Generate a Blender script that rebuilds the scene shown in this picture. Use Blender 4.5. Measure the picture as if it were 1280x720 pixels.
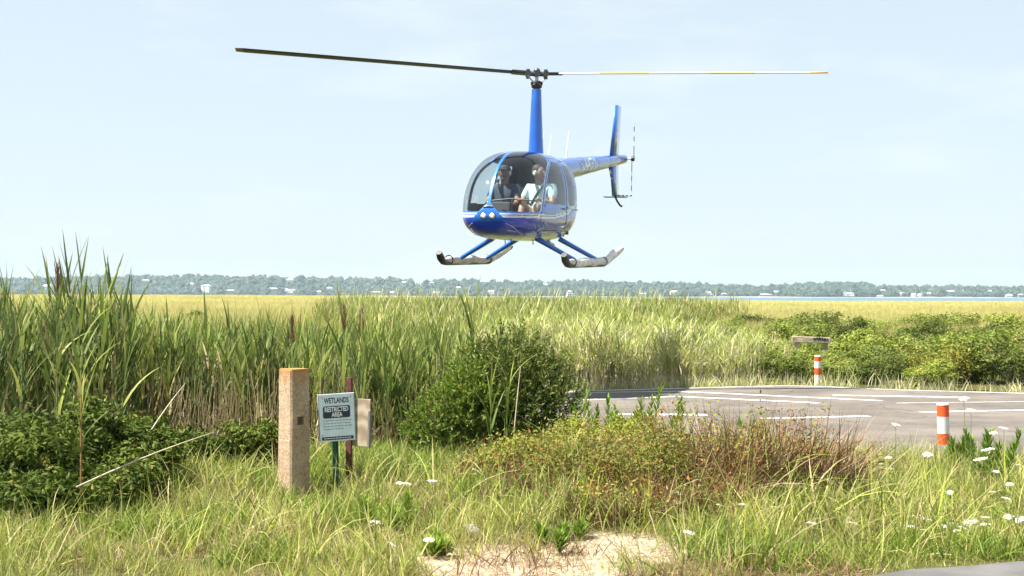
import bpy, bmesh, math, random
import numpy as np
from mathutils import Vector, Matrix, Euler

for o in list(bpy.data.objects): bpy.data.objects.remove(o)
SC = bpy.context.scene
COL = SC.collection
R = math.radians
random.seed(7)
RNG = np.random.default_rng(11)

# ------------------------------------------------------------------ camera, sky, sun, exposure
EYE = 1.65            # eye height over the flat ground
FPX = 1760.0          # focal length in photograph pixels (1280 wide)
HOR = 369.5           # horizon row in the photograph
cam_d = bpy.data.cameras.new('camera'); cam = bpy.data.objects.new('camera', cam_d); COL.objects.link(cam)
cam.location = (0, 0, EYE)
cam.rotation_euler = (R(90 + math.degrees(math.atan((HOR-360)/FPX))), R(0.0), 0)
cam.rotation_euler.rotate_axis('Z', R(0.12))
cam_d.sensor_width = 36; cam_d.lens = 36*FPX/1280; cam_d.clip_start = 0.1; cam_d.clip_end = 20000
SC.camera = cam

SUN_AZ = math.atan2(-0.96, -0.25)   # toward the sun: from the left
SUN_EL = R(60)
w = bpy.data.worlds.new('World'); SC.world = w; w.use_nodes = True
nt = w.node_tree; nt.nodes.clear()
sky = nt.nodes.new('ShaderNodeTexSky'); sky.sky_type = 'NISHITA'; sky.sun_disc = False
sky.sun_elevation = SUN_EL; sky.sun_rotation = SUN_AZ
sky.altitude = 0; sky.air_density = 1.0; sky.dust_density = 1.2; sky.ozone_density = 2.0
bg = nt.nodes.new('ShaderNodeBackground'); bg.inputs[1].default_value = 0.056
wo = nt.nodes.new('ShaderNodeOutputWorld')
# thin pale summer veil over the whole sky, with a few faint cloud streaks in it
tc = nt.nodes.new('ShaderNodeTexCoord'); mp = nt.nodes.new('ShaderNodeMapping'); mp.inputs['Scale'].default_value = (1.6, 1.6, 7.0)
nz = nt.nodes.new('ShaderNodeTexNoise'); nz.inputs['Scale'].default_value = 3.1; nz.inputs['Detail'].default_value = 6; nz.inputs['Roughness'].default_value = 0.55
mr = nt.nodes.new('ShaderNodeMapRange'); mr.inputs[1].default_value = 0.53; mr.inputs[2].default_value = 0.72; mr.inputs[3].default_value = 0.66; mr.inputs[4].default_value = 0.92
mxw = nt.nodes.new('ShaderNodeMix'); mxw.data_type = 'RGBA'
mxw.inputs[7].default_value = (5.15, 5.75, 6.0, 1)
nt.links.new(tc.outputs['Generated'], mp.inputs[0]); nt.links.new(mp.outputs[0], nz.inputs[0]); nt.links.new(nz.outputs[0], mr.inputs[0])
nt.links.new(mr.outputs[0], mxw.inputs[0]); nt.links.new(sky.outputs[0], mxw.inputs[6]); nt.links.new(mxw.outputs[2], bg.inputs[0]); nt.links.new(bg.outputs[0], wo.inputs[0])

sd = bpy.data.lights.new('sun', 'SUN'); so = bpy.data.objects.new('sun', sd); COL.objects.link(so)
sd.energy = 5.0; sd.angle = R(0.53); sd.color = (1.0, 0.95, 0.86)
tsun = Vector((math.cos(SUN_EL)*math.sin(SUN_AZ), math.cos(SUN_EL)*math.cos(SUN_AZ), math.sin(SUN_EL)))
so.rotation_euler = tsun.to_track_quat('Z', 'Y').to_euler()
so.location = (-30, -20, 60)

vs = SC.view_settings; vs.view_transform = 'Standard'; vs.look = 'None'; vs.gamma = 1; vs.use_curve_mapping = False
vs.exposure = 1.6
SC.render.engine = 'CYCLES'
cy = SC.cycles; cy.use_denoising = True; cy.max_bounces = 6; cy.diffuse_bounces = 3; cy.glossy_bounces = 3
cy.transmission_bounces = 5; cy.transparent_max_bounces = 12; cy.volume_bounces = 0; cy.caustics_reflective = False; cy.caustics_refractive = False
try:
    cy.denoising_prefilter = 'ACCURATE'; cy.denoiser = 'OPENIMAGEDENOISE'
except Exception: pass

def at(px, py, Y):
    """world point seen at photograph pixel (px,py) at depth Y"""
    return Vector(((px-640)*Y/FPX, Y, EYE-(py-HOR)*Y/FPX))

# ------------------------------------------------------------------ materials
MATS = {}
def newmat(name):
    m = bpy.data.materials.new(name); m.use_nodes = True; m.node_tree.nodes.clear()
    out = m.node_tree.nodes.new('ShaderNodeOutputMaterial'); MATS[name] = m
    return m, m.node_tree, out
def N(t, typ, **k):
    n = t.nodes.new(typ)
    for a, v in k.items(): setattr(n, a, v)
    return n
def rgba(c): return (c[0], c[1], c[2], 1)
def mixc(t, f, a, b):
    m = N(t, 'ShaderNodeMix', data_type='RGBA')
    for i, v in ((0, f), (6, a), (7, b)):
        if isinstance(v, (int, float)): m.inputs[i].default_value = v
        elif isinstance(v, tuple): m.inputs[i].default_value = rgba(v)
        else: t.links.new(v, m.inputs[i])
    return m.outputs[2]
def noise(t, scale, detail=4, rough=0.55, coord='Object', mscale=None, w=None):
    tcn = N(t, 'ShaderNodeTexCoord'); src = tcn.outputs[coord]
    if mscale:
        mpn = N(t, 'ShaderNodeMapping'); mpn.inputs['Scale'].default_value = mscale; t.links.new(src, mpn.inputs[0]); src = mpn.outputs[0]
    n = N(t, 'ShaderNodeTexNoise'); n.inputs['Scale'].default_value = scale; n.inputs['Detail'].default_value = detail; n.inputs['Roughness'].default_value = rough
    t.links.new(src, n.inputs[0]); return n.outputs[0]
def ramp(t, f, lo, hi, a=0.0, b=1.0):
    m = N(t, 'ShaderNodeMapRange'); m.inputs[1].default_value = lo; m.inputs[2].default_value = hi; m.inputs[3].default_value = a; m.inputs[4].default_value = b
    t.links.new(f, m.inputs[0]); return m.outputs[0]
def plain(name, c, rough=0.6, metal=0.0, coat=0.0, var=0.12, vscale=6, bump=0.0, bscale=40, spec=0.5, emit=None, est=0):
    m, t, out = newmat(name)
    b = N(t, 'ShaderNodeBsdfPrincipled')
    f = noise(t, vscale, 5)
    c2 = tuple(max(0, v*(1-var*2.2)) for v in c); c1 = tuple(min(1, v*(1+var)) for v in c)
    t.links.new(mixc(t, ramp(t, f, 0.3, 0.7), c2, c1), b.inputs['Base Color'])
    b.inputs['Roughness'].default_value = rough; b.inputs['Metallic'].default_value = metal
    b.inputs['Coat Weight'].default_value = coat; b.inputs['Coat Roughness'].default_value = 0.05
    b.inputs['Specular IOR Level'].default_value = spec
    if bump:
        bn = N(t, 'ShaderNodeBump'); bn.inputs['Strength'].default_value = bump; bn.inputs['Distance'].default_value = 0.02
        t.links.new(noise(t, bscale, 6), bn.inputs['Height']); t.links.new(bn.outputs[0], b.inputs['Normal'])
    if emit:
        b.inputs['Emission Color'].default_value = rgba(emit); b.inputs['Emission Strength'].default_value = est
    t.links.new(b.outputs[0], out.inputs[0]); return m
def foliage(name, c1, c2, cdry, trans=0.35, rough=0.55, spec=0.25, inst=0.35, patch=None, pscale=0.25):
    """leaf material: tint.r random between two greens, tint.b how dry the blade is"""
    m, t, out = newmat(name)
    a = N(t, 'ShaderNodeAttribute', attribute_name='tint'); s = N(t, 'ShaderNodeSeparateColor'); t.links.new(a.outputs['Color'], s.inputs[0])
    col = mixc(t, s.outputs[0], c1, c2)
    if patch:
        g = N(t, 'ShaderNodeNewGeometry')
        nn = N(t, 'ShaderNodeTexNoise'); nn.inputs['Scale'].default_value = pscale; nn.inputs['Detail'].default_value = 3
        t.links.new(g.outputs['Position'], nn.inputs[0]); col = mixc(t, ramp(t, nn.outputs[0], 0.42, 0.62), col, patch)
    col = mixc(t, s.outputs[2], col, cdry)
    oi = N(t, 'ShaderNodeObjectInfo'); hs = N(t, 'ShaderNodeHueSaturation')
    t.links.new(ramp(t, oi.outputs['Random'], 0, 1, 1-inst, 1+inst), hs.inputs['Value'])
    t.links.new(ramp(t, oi.outputs['Random'], 0, 1, 0.512, 0.49), hs.inputs['Hue'])
    t.links.new(col, hs.inputs['Color'])
    b = N(t, 'ShaderNodeBsdfPrincipled'); t.links.new(hs.outputs[0], b.inputs['Base Color'])
    b.inputs['Roughness'].default_value = rough; b.inputs['Specular IOR Level'].default_value = spec
    tr = N(t, 'ShaderNodeBsdfTranslucent'); t.links.new(hs.outputs[0], tr.inputs[0])
    mx = N(t, 'ShaderNodeMixShader'); mx.inputs[0].default_value = trans
    t.links.new(b.outputs[0], mx.inputs[1]); t.links.new(tr.outputs[0], mx.inputs[2]); t.links.new(mx.outputs[0], out.inputs[0])
    return m

# ------------------------------------------------------------------ object helpers
def tag(o, label=None, cat=None, group=None, kind=None):
    if label: o['label'] = label
    if cat: o['category'] = cat
    if group: o['group'] = group
    if kind: o['kind'] = kind
    return o
def empty(name, loc=(0, 0, 0), rz=0):
    o = bpy.data.objects.new(name, None); o.empty_display_size = 0.1; COL.objects.link(o); o.location = loc; o.rotation_euler = (0, 0, rz); return o
def link(name, me, mat=None, parent=None, loc=None, rot=None, scale=None):
    o = bpy.data.objects.new(name, me); COL.objects.link(o)
    if mat is not None and not me.materials:
        for m in (mat if isinstance(mat, (list, tuple)) else [mat]): me.materials.append(m)
    if parent: o.parent = parent
    if loc is not None: o.location = loc
    if rot is not None: o.rotation_euler = rot
    if scale is not None: o.scale = scale if hasattr(scale, '__len__') else (scale,)*3
    return o
def npmesh(name, V, quads=None, tris=None, tint=None, smooth=True, mat=None, mi=None):
    V = np.asarray(V, np.float32).reshape(-1, 3)
    q = np.zeros((0, 4), np.int32) if quads is None else np.asarray(quads, np.int32).reshape(-1, 4)
    t = np.zeros((0, 3), np.int32) if tris is None else np.asarray(tris, np.int32).reshape(-1, 3)
    me = bpy.data.meshes.new(name); me.vertices.add(len(V)); me.vertices.foreach_set('co', V.ravel())
    loops = np.concatenate([q.ravel(), t.ravel()]); me.loops.add(len(loops)); me.loops.foreach_set('vertex_index', loops)
    st = np.concatenate([np.arange(len(q))*4, len(q)*4+np.arange(len(t))*3]).astype(np.int32)
    me.polygons.add(len(st)); me.polygons.foreach_set('loop_start', st)
    me.polygons.foreach_set('use_smooth', np.full(len(st), smooth, dtype=bool))
    if mi is not None: me.polygons.foreach_set('material_index', np.asarray(mi, np.int32))
    if tint is not None:
        a = me.color_attributes.new('tint', 'FLOAT_COLOR', 'POINT'); c = np.ones((len(V), 4), np.float32); c[:, :3] = tint; a.data.foreach_set('color', c.ravel())
    me.update(calc_edges=True)
    if mat is not None:
        for m in (mat if isinstance(mat, (list, tuple)) else [mat]): me.materials.append(m)
    return me
class MB:
    """collects simple solids into one mesh"""
    def __init__(s): s.bm = bmesh.new()
    def box(s, c, d, rot=None, bev=0.0, mi=0, taper=None):
        r = bmesh.ops.create_cube(s.bm, size=1)['verts']
        fs = {f for v in r for f in v.link_faces}
        M = (rot.to_matrix().to_4x4() if isinstance(rot, Euler) else (rot or Matrix()))
        for v in r:
            k = taper if (taper and v.co.z > 0) else 1.0
            v.co = Vector((v.co.x*d[0]*k, v.co.y*d[1]*k, v.co.z*d[2]))
        for f in fs: f.material_index = mi
        if bev:
            es = list({e for f in fs for e in f.edges})
            rr = bmesh.ops.bevel(s.bm, geom=es, offset=bev, segments=2, affect='EDGES', profile=0.6)
            r = list({v for f in rr['faces'] for v in f.verts} | {v for v in r if v.is_valid})
            for f in {f for v in r for f in v.link_faces}: f.material_index = mi
        for v in r: v.co = Vector(c) + (M @ v.co if not isinstance(M, Matrix) or True else v.co)
        return s
    def tube(s, pts, rad, seg=10, mi=0, cap=True, squash=None):
        pts = [Vector(p) for p in pts]; n = len(pts)
        rad = rad if hasattr(rad, '__len__') else [rad]*n
        rings = []; up = None
        for i, p in enumerate(pts):
            d = (pts[min(i+1, n-1)] - pts[max(i-1, 0)]).normalized()
            if up is None: up = Vector((0, 0, 1)) if abs(d.z) < 0.9 else Vector((1, 0, 0))
            a = d.cross(up).normalized(); b = a.cross(d).normalized(); up = b
            ring = []
            for k in range(seg):
                th = 2*math.pi*k/seg
                ring.append(s.bm.verts.new(p + a*math.cos(th)*rad[i]*(squash or 1) + b*math.sin(th)*rad[i]))
            rings.append(ring)
        for i in range(n-1):
            for k in range(seg):
                f = s.bm.faces.new((rings[i][k], rings[i][(k+1) % seg], rings[i+1][(k+1) % seg], rings[i+1][k])); f.material_index = mi; f.smooth = True
        if cap:
            for rg, fl in ((rings[0], True), (rings[-1], False)):
                rg = [s.bm.verts.new(v.co) for v in rg]
                f = s.bm.faces.new(rg[::-1] if fl else rg); f.material_index = mi
        return s
    def sphere(s, c, d, u=14, v=10, mi=0):
        r = bmesh.ops.create_uvsphere(s.bm, u_segments=u, v_segments=v, radius=1)['verts']
        for q in r: q.co = Vector((q.co.x*d[0]+c[0], q.co.y*d[1]+c[1], q.co.z*d[2]+c[2]))
        for f in {f for q in r for f in q.link_faces}: f.smooth = True; f.material_index = mi
        return s
    def poly(s, pts, mi=0):
        f = s.bm.faces.new([s.bm.verts.new(Vector(p)) for p in pts]); f.material_index = mi; return s
    def prism(s, pts, ext, mi=0):
        """polygon pts extruded by vector ext"""
        a = [s.bm.verts.new(Vector(p)) for p in pts]; b = [s.bm.verts.new(Vector(p)+Vector(ext)) for p in pts]; n = len(a)
        fs = [s.bm.faces.new(a[::-1]), s.bm.faces.new(b)] + [s.bm.faces.new((a[i], a[(i+1) % n], b[(i+1) % n], b[i])) for i in range(n)]
        for f in fs: f.material_index = mi
        return s
    def mesh(s, name, mat=None):
        bmesh.ops.recalc_face_normals(s.bm, faces=s.bm.faces[:])
        me = bpy.data.meshes.new(name); s.bm.to_mesh(me); s.bm.free()
        if mat is not None:
            for m in (mat if isinstance(mat, (list, tuple)) else [mat]): me.materials.append(m)
        return me
    def build(s, name, mat, parent=None, **k): return link(name, s.mesh(name, mat), None, parent, **k)

def ribbons(P, head, tilt, bend, L, W, nseg=3, twist=None, rnd=None, dry=None, base=0.35):
    """n leaf blades as narrow strips with a pointed tip -> V, quads, tris, tint"""
    P = np.asarray(P, float); n = len(P)
    f = lambda v: np.broadcast_to(np.asarray(v, float), (n,)).copy()
    head, tilt, bend, L, W = map(f, (head, tilt, bend, L, W)); tw = f(0 if twist is None else twist)
    rnd = RNG.random(n) if rnd is None else f(rnd); dry = f(0 if dry is None else dry)
    V = np.zeros((n, 2*nseg+1, 3)); pos = P.copy(); T = np.zeros((n, 2*nseg+1, 3))
    T[:, :, 0] = rnd[:, None]; T[:, :, 2] = dry[:, None]
    for i in range(nseg+1):
        t = i/nseg; a = tilt+bend*t
        d = np.stack([np.sin(a)*np.cos(head), np.sin(a)*np.sin(head), np.cos(a)], 1)
        s0 = np.stack([-np.sin(head), np.cos(head), 0*head], 1); c0 = np.cross(d, s0)
        s = s0*np.cos(tw)[:, None]+c0*np.sin(tw)[:, None]
        wd = W*min(1.0, base+t*4)*(1-t)**0.7*0.5
        if i < nseg:
            V[:, 2*i] = pos-s*wd[:, None]; V[:, 2*i+1] = pos+s*wd[:, None]; T[:, 2*i:2*i+2, 1] = t
            am = tilt+bend*(t+0.5/nseg)
            pos = pos+np.stack([np.sin(am)*np.cos(head), np.sin(am)*np.sin(head), np.cos(am)], 1)*(L/nseg)[:, None]
        else: V[:, 2*i] = pos; T[:, 2*i, 1] = 1
    b = (np.arange(n)*(2*nseg+1))[:, None]
    q = np.concatenate([b+np.array([2*i, 2*i+1, 2*i+3, 2*i+2]) for i in range(nseg-1)]) if nseg > 1 else np.zeros((0, 4), int)
    tr = b+np.array([2*nseg-2, 2*nseg-1, 2*nseg])
    return V.reshape(-1, 3), q, tr, T.reshape(-1, 3)
def stalks(P, head, tilt, L, rad, rnd=None, dry=None, seg=3):
    """thin three-sided straight stems"""
    P = np.asarray(P, float); n = len(P); f = lambda v: np.broadcast_to(np.asarray(v, float), (n,)).copy()
    head, tilt, L, rad = map(f, (head, tilt, L, rad)); rnd = RNG.random(n) if rnd is None else f(rnd); dry = f(0 if dry is None else dry)
    d = np.stack([np.sin(tilt)*np.cos(head), np.sin(tilt)*np.sin(head), np.cos(tilt)], 1)
    V = np.zeros((n, 2*seg, 3)); T = np.zeros((n, 2*seg, 3)); T[:, :, 0] = rnd[:, None]; T[:, :, 2] = dry[:, None]
    for k in range(seg):
        a = 2*math.pi*k/seg; o = np.array([math.cos(a), math.sin(a), 0])
        V[:, k] = P+o*rad[:, None]; V[:, seg+k] = P+d*L[:, None]+o*(rad*0.5)[:, None]; T[:, seg+k, 1] = 1
    b = (np.arange(n)*2*seg)[:, None]
    q = np.concatenate([b+np.array([k, (k+1) % seg, seg+(k+1) % seg, seg+k]) for k in range(seg)])
    return V.reshape(-1, 3), q, np.zeros((0, 3), int), T.reshape(-1, 3)
def join(*parts):
    V, Q, T, C = [], [], [], []; o = 0
    for v, q, t, c in parts:
        V.append(v); Q.append(np.asarray(q).reshape(-1, 4)+o); T.append(np.asarray(t).reshape(-1, 3)+o); C.append(c); o += len(v)
    return np.concatenate(V), np.concatenate(Q), np.concatenate(T), np.concatenate(C)
def leafquads(P, Nrm, size, aspect=0.45, rnd=None, dry=None, updir=None):
    """pointed four-sided leaves folded a little along the midrib, centred on P, facing about Nrm"""
    P = np.asarray(P, float); n = len(P); Nrm = np.asarray(Nrm, float); Nrm = Nrm/np.linalg.norm(Nrm, axis=1)[:, None]
    a = np.cross(Nrm, RNG.normal(size=(n, 3))) if updir is None else np.cross(Nrm, updir)
    a /= np.linalg.norm(a, axis=1)[:, None]+1e-9; b = np.cross(Nrm, a)
    size = np.broadcast_to(np.asarray(size, float), (n,))[:, None]; w = size*aspect*0.5; h = size*0.5
    rnd = RNG.random(n) if rnd is None else np.broadcast_to(rnd, (n,)); dry = np.broadcast_to(np.asarray(0 if dry is None else dry, float), (n,))
    V = np.stack([P-b*h, P+a*w-Nrm*w*0.35, P+b*h, P-a*w-Nrm*w*0.35], 1)
    T = np.zeros((n, 4, 3)); T[:, :, 0] = rnd[:, None]; T[:, :, 2] = dry[:, None]
    bs = (np.arange(n)*4)[:, None]
    tr = np.concatenate([bs+np.array([0, 1, 2]), bs+np.array([0, 2, 3])])
    return V.reshape(-1, 3), np.zeros((0, 4), int), tr, T.reshape(-1, 3)

def scatter(name, pts, variants, rotz=None, scl=None, tilt=0.0, label=None, cat=None):
    """one 'stuff' object that plants copies of the variant meshes on points"""
    pts = np.asarray(pts, np.float32); n = len(pts)
    rot = np.zeros((n, 3), np.float32); rot[:, 2] = RNG.random(n)*6.283 if rotz is None else rotz
    rot[:, :2] = RNG.normal(0, tilt, (n, 2)) if tilt else 0
    s = np.ones((n, 3), np.float32)
    if scl is not None: s[:] = np.asarray(scl).reshape(n, -1)
    me = bpy.data.meshes.new(name); me.vertices.add(n); me.vertices.foreach_set('co', pts.ravel())
    for an, arr, ty in (('rot', rot, 'FLOAT_VECTOR'), ('scl', s, 'FLOAT_VECTOR')):
        a = me.attributes.new(an, ty, 'POINT'); a.data.foreach_set('vector', arr.ravel())
    a = me.attributes.new('vid', 'INT', 'POINT'); a.data.foreach_set('value', RNG.integers(0, len(variants), n).astype(np.int32))
    me.update()
    o = link(name, me); tag(o, label, cat, kind='stuff')
    coll = bpy.data.collections.new(name+'_kinds')
    for i, vm in enumerate(variants):
        coll.objects.link(bpy.data.objects.new(f'{name}_kind_{i:02d}', vm))
    g = bpy.data.node_groups.new(name, 'GeometryNodeTree')
    g.interface.new_socket('Geometry', in_out='INPUT', socket_type='NodeSocketGeometry'); g.interface.new_socket('Geometry', in_out='OUTPUT', socket_type='NodeSocketGeometry')
    gi = g.nodes.new('NodeGroupInput'); go = g.nodes.new('NodeGroupOutput'); ip = g.nodes.new('GeometryNodeInstanceOnPoints')
    ci = g.nodes.new('GeometryNodeCollectionInfo'); ci.inputs[0].default_value = coll; ci.inputs[1].default_value = True; ci.inputs[2].default_value = True
    def attr(nm, dt):
        x = g.nodes.new('GeometryNodeInputNamedAttribute'); x.data_type = dt; x.inputs[0].default_value = nm; return x.outputs[0]
    L = g.links.new
    L(gi.outputs[0], ip.inputs['Points']); L(ci.outputs[0], ip.inputs['Instance']); ip.inputs['Pick Instance'].default_value = True
    L(attr('vid', 'INT'), ip.inputs['Instance Index']); L(attr('scl', 'FLOAT_VECTOR'), ip.inputs['Scale'])
    er = g.nodes.new('FunctionNodeEulerToRotation'); L(attr('rot', 'FLOAT_VECTOR'), er.inputs[0]); L(er.outputs[0], ip.inputs['Rotation'])
    L(ip.outputs[0], go.inputs[0])
    md = o.modifiers.new('plant', 'NODES'); md.node_group = g
    return o
def pchip(xs, ys):
    """smooth monotone interpolation"""
    xs = np.asarray(xs, float); ys = np.asarray(ys, float)
    if xs[0] > xs[-1]: xs, ys = xs[::-1], ys[::-1]
    h = np.diff(xs); d = np.diff(ys)/h; m = np.zeros(len(xs)); m[0] = d[0]; m[-1] = d[-1]
    for i in range(1, len(xs)-1):
        m[i] = 0 if d[i-1]*d[i] <= 0 else (h[i-1]+h[i])*3/((2*h[i]+h[i-1])/d[i-1]+(h[i]+2*h[i-1])/d[i])
    def f(x):
        x = np.clip(np.asarray(x, float), xs[0], xs[-1]); i = np.clip(np.searchsorted(xs, x)-1, 0, len(h)-1)
        t = (x-xs[i])/h[i]
        return ys[i]*(1+2*t)*(1-t)**2+h[i]*m[i]*t*(1-t)**2+ys[i+1]*t*t*(3-2*t)+h[i]*m[i+1]*t*t*(t-1)
    return f
def text_mesh(body, size, name, sx=1.0, bold=0.0, ext=0.0):
    c = bpy.data.curves.new(name, 'FONT'); c.body = body; c.size = size; c.align_x = 'CENTER'; c.align_y = 'CENTER'; c.offset = bold; c.extrude = ext; c.resolution_u = 3
    o = bpy.data.objects.new(name, c); COL.objects.link(o)
    bpy.context.view_layer.update()
    me = bpy.data.meshes.new_from_object(o.evaluated_get(bpy.context.evaluated_depsgraph_get()))
    bpy.data.objects.remove(o); bpy.data.curves.remove(c)
    for v in me.vertices: v.co.x *= sx
    me.materials.clear(); return me

# ================================================================== THE SETTING
def gz(x, y):
    """height of the ground"""
    x = np.asarray(x, float); y = np.asarray(y, float)
    z = 0.05*np.sin(x*0.9+1.3)*np.sin(y*0.7)+0.02*np.sin(x*2.7+y*1.9)
    z = z*np.clip((y-6)/4, 0, 1)
    z = z+0.16*np.exp(-((x-1.5)/1.4)**2-((y-11.3)/1.1)**2)+0.10*np.exp(-((x+2.6)/2.2)**2-((y-12.2)/1.5)**2)
    # level bed under the landing pad
    k = np.clip(1.35-np.sqrt(((x-5.3)/6.6)**2+((y-19.6)/6.6)**2), 0, 0.3)/0.3
    z = z*(1-k)-0.02*k
    # the marsh stands a little higher towards the left, then dips under the bay
    z = z+0.95*np.clip((y-60)/150, 0, 1)*np.clip((45-x)/90, 0, 1)
    z = z-0.9*np.clip((y-330-25*np.sin(x*0.02))/30, 0, 1)-30*np.clip((y-380)/200, 0, 1)
    return z
# ground sheet ------------------------------------------------------
def cluster(a, b, n, k): 
    t = np.linspace(-1, 1, n); return np.sign(t)*(np.abs(t)**k)*b
gx = cluster(0, 420, 161, 3.2); gy = -40+460*np.linspace(0, 1, 200)**2.2
gy = np.unique(np.concatenate([np.linspace(-40, 4, 12), np.linspace(4, 16, 80), np.linspace(16, 40, 60), 40+np.linspace(0, 1, 60)**1.8*480]))
XX, YY = np.meshgrid(gx, gy); ZZ = gz(XX, YY)
V = np.stack([XX, YY, ZZ], -1).reshape(-1, 3); ny, nx = XX.shape
I = np.arange(ny*nx).reshape(ny, nx)
Q = np.stack([I[:-1, :-1], I[:-1, 1:], I[1:, 1:], I[1:, :-1]], -1).reshape(-1, 4)
m, t, out = newmat('ground_soil')
b = N(t, 'ShaderNodeBsdfPrincipled'); b.inputs['Roughness'].default_value = 0.9; b.inputs['Specular IOR Level'].default_value = 0.1
n1 = noise(t, 0.9, 6); n2 = noise(t, 14, 5); n3 = noise(t, 90, 3)
thatch = mixc(t, ramp(t, n2, 0.35, 0.65), (0.045, 0.040, 0.014), (0.13, 0.105, 0.045))
thatch = mixc(t, ramp(t, n1, 0.4, 0.65), thatch, (0.045, 0.060, 0.012))
sand = mixc(t, ramp(t, n2, 0.3, 0.7), (0.34, 0.27, 0.185), (0.54, 0.46, 0.34)); sand = mixc(t, ramp(t, n3, 0.56, 0.70, 0, 0.7), sand, (0.16, 0.10, 0.06))
tcn = N(t, 'ShaderNodeTexCoord'); sx = N(t, 'ShaderNodeSeparateXYZ'); t.links.new(tcn.outputs['Object'], sx.inputs[0])
def mth(t, op, a, b=None):
    q = N(t, 'ShaderNodeMath', operation=op)
    for i, v in enumerate((a, b)):
        if v is None: continue
        if isinstance(v, (int, float)): q.inputs[i].default_value = v
        else: t.links.new(v, q.inputs[i])
    return q.outputs[0]
def ell(cx, cyy, rx, ry):
    a_ = mth(t, 'POWER', mth(t, 'ABSOLUTE', mth(t, 'DIVIDE', mth(t, 'SUBTRACT', sx.outputs[0], cx), rx)), 2.0); b_ = mth(t, 'POWER', mth(t, 'ABSOLUTE', mth(t, 'DIVIDE', mth(t, 'SUBTRACT', sx.outputs[1], cyy), ry)), 2.0)
    return mth(t, 'SQRT', mth(t, 'ADD', a_, b_))
e = mth(t, 'MINIMUM', ell(0.0, 8.65, 0.80, 0.75), ell(0.70, 9.1, 0.55, 0.42))
e = mth(t, 'ADD', e, mth(t, 'MULTIPLY', mth(t, 'SUBTRACT', noise(t, 2.6, 5), 0.5), 1.2))
mask = ramp(t, e, 0.82, 1.10, 1, 0)
col = mixc(t, mask, thatch, sand)
far = ramp(t, sx.outputs[1], 26, 55)      # the salt meadow's own yellow green beyond the reeds
mead = mixc(t, ramp(t, noise(t, 0.06, 5), 0.35, 0.65), (0.24, 0.235, 0.055), (0.31, 0.27, 0.08))
t.links.new(mixc(t, far, col, mead), b.inputs['Base Color'])
bn = N(t, 'ShaderNodeBump'); bn.inputs['Strength'].default_value = 0.7; bn.inputs['Distance'].default_value = 0.03; t.links.new(noise(t, 22, 6, 0.65), bn.inputs['Height']); t.links.new(bn.outputs[0], b.inputs['Normal'])
t.links.new(b.outputs[0], out.inputs[0])
tag(link('ground', npmesh('ground', V, Q, mat=m)), 'sandy marsh ground under grass and reeds', None, kind='structure')

# bay ---------------------------------------------------------------
m, t, out = newmat('bay_water')
b = N(t, 'ShaderNodeBsdfPrincipled'); b.inputs['Base Color'].default_value = (0.06, 0.12, 0.17, 1); b.inputs['Roughness'].default_value = 0.35; b.inputs['IOR'].default_value = 1.33; b.inputs['Specular IOR Level'].default_value = 0.25
bn = N(t, 'ShaderNodeBump'); bn.inputs['Strength'].default_value = 0.5; bn.inputs['Distance'].default_value = 0.3; t.links.new(noise(t, 0.25, 5, mscale=(1, 2.5, 1)), bn.inputs['Height']); t.links.new(bn.outputs[0], b.inputs['Normal'])
t.links.new(b.outputs[0], out.inputs[0])
me = npmesh('bay_water', [(-2600, 300, -0.45), (2600, 300, -0.45), (2600, 2480, -0.45), (-2600, 2480, -0.45)], [(0, 1, 2, 3)], mat=m)
tag(link('bay_water', me), 'calm blue bay water beyond the marsh', None, kind='structure')

# far shore hills ----------------------------------------------------
SH0 = 2300.0
ridge_px = pchip([-300, 0, 60, 160, 230, 340, 440, 560, 640, 720, 790, 860, 920, 960, 1000, 1060, 1120, 1180, 1280, 1600], [358, 356, 354, 351.5, 352, 352.5, 354, 356, 358, 357, 359, 360, 363, 363.5, 360, 358.5, 363, 363, 364, 365])
def hillz(x, y):
    x = np.asarray(x, float); y = np.asarray(y, float)
    px = 640+x/2700*FPX; top = (HOR-ridge_px(px))*2700/FPX+EYE
    s = np.clip((y-SH0)/420, 0, 1); s = s*s*(3-2*s)
    s = s*np.where(y > 2720, np.clip(1-(y-2720)/500, 0.25, 1), 1)
    bumps = 1+0.20*np.sin(x*0.013+y*0.006)*np.sin(y*0.011+x*0.004)
    return -1.5+np.clip((y-SH0+8)/12, 0, 1)*1.9+top*s*(0.90+0.1*bumps)
hx = np.linspace(-1500, 1500, 240); hy = np.concatenate([[2285, 2292, 2296, 2300, 2306], np.linspace(2320, 2800, 34), np.linspace(2850, 3200, 6)])
XX, YY = np.meshgrid(hx, hy); ZZ = hillz(XX, YY); ny, nx = XX.shape; I = np.arange(ny*nx).reshape(ny, nx)
Q = np.stack([I[:-1, :-1], I[:-1, 1:], I[1:, 1:], I[1:, :-1]], -1).reshape(-1, 4)
mh = plain('wooded_hill_ground', (0.03, 0.045, 0.02), 0.95, var=0.3, vscale=0.02, spec=0.1)
tag(link('hills', npmesh('hills', np.stack([XX, YY, ZZ], -1), Q, mat=mh)), 'low wooded hills across the bay', None, kind='structure')
# strip of pale beach
bx = np.linspace(-1500, 1500, 200); yb0 = 2288+4*np.sin(bx*0.01); zb = np.full_like(bx, -0.40)
Vb = np.concatenate([np.stack([bx, yb0, zb], 1), np.stack([bx, yb0+14, zb+1.1+0.5*np.sin(bx*0.02)], 1)]); n = len(bx)
tag(link('beach', npmesh('beach', Vb, [(i, i+1, n+i+1, n+i) for i in range(n-1)], mat=plain('beach_sand', (0.30, 0.27, 0.22), 0.9, vscale=0.05))), 'pale sand beach along the far shore', None, kind='structure')

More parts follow.
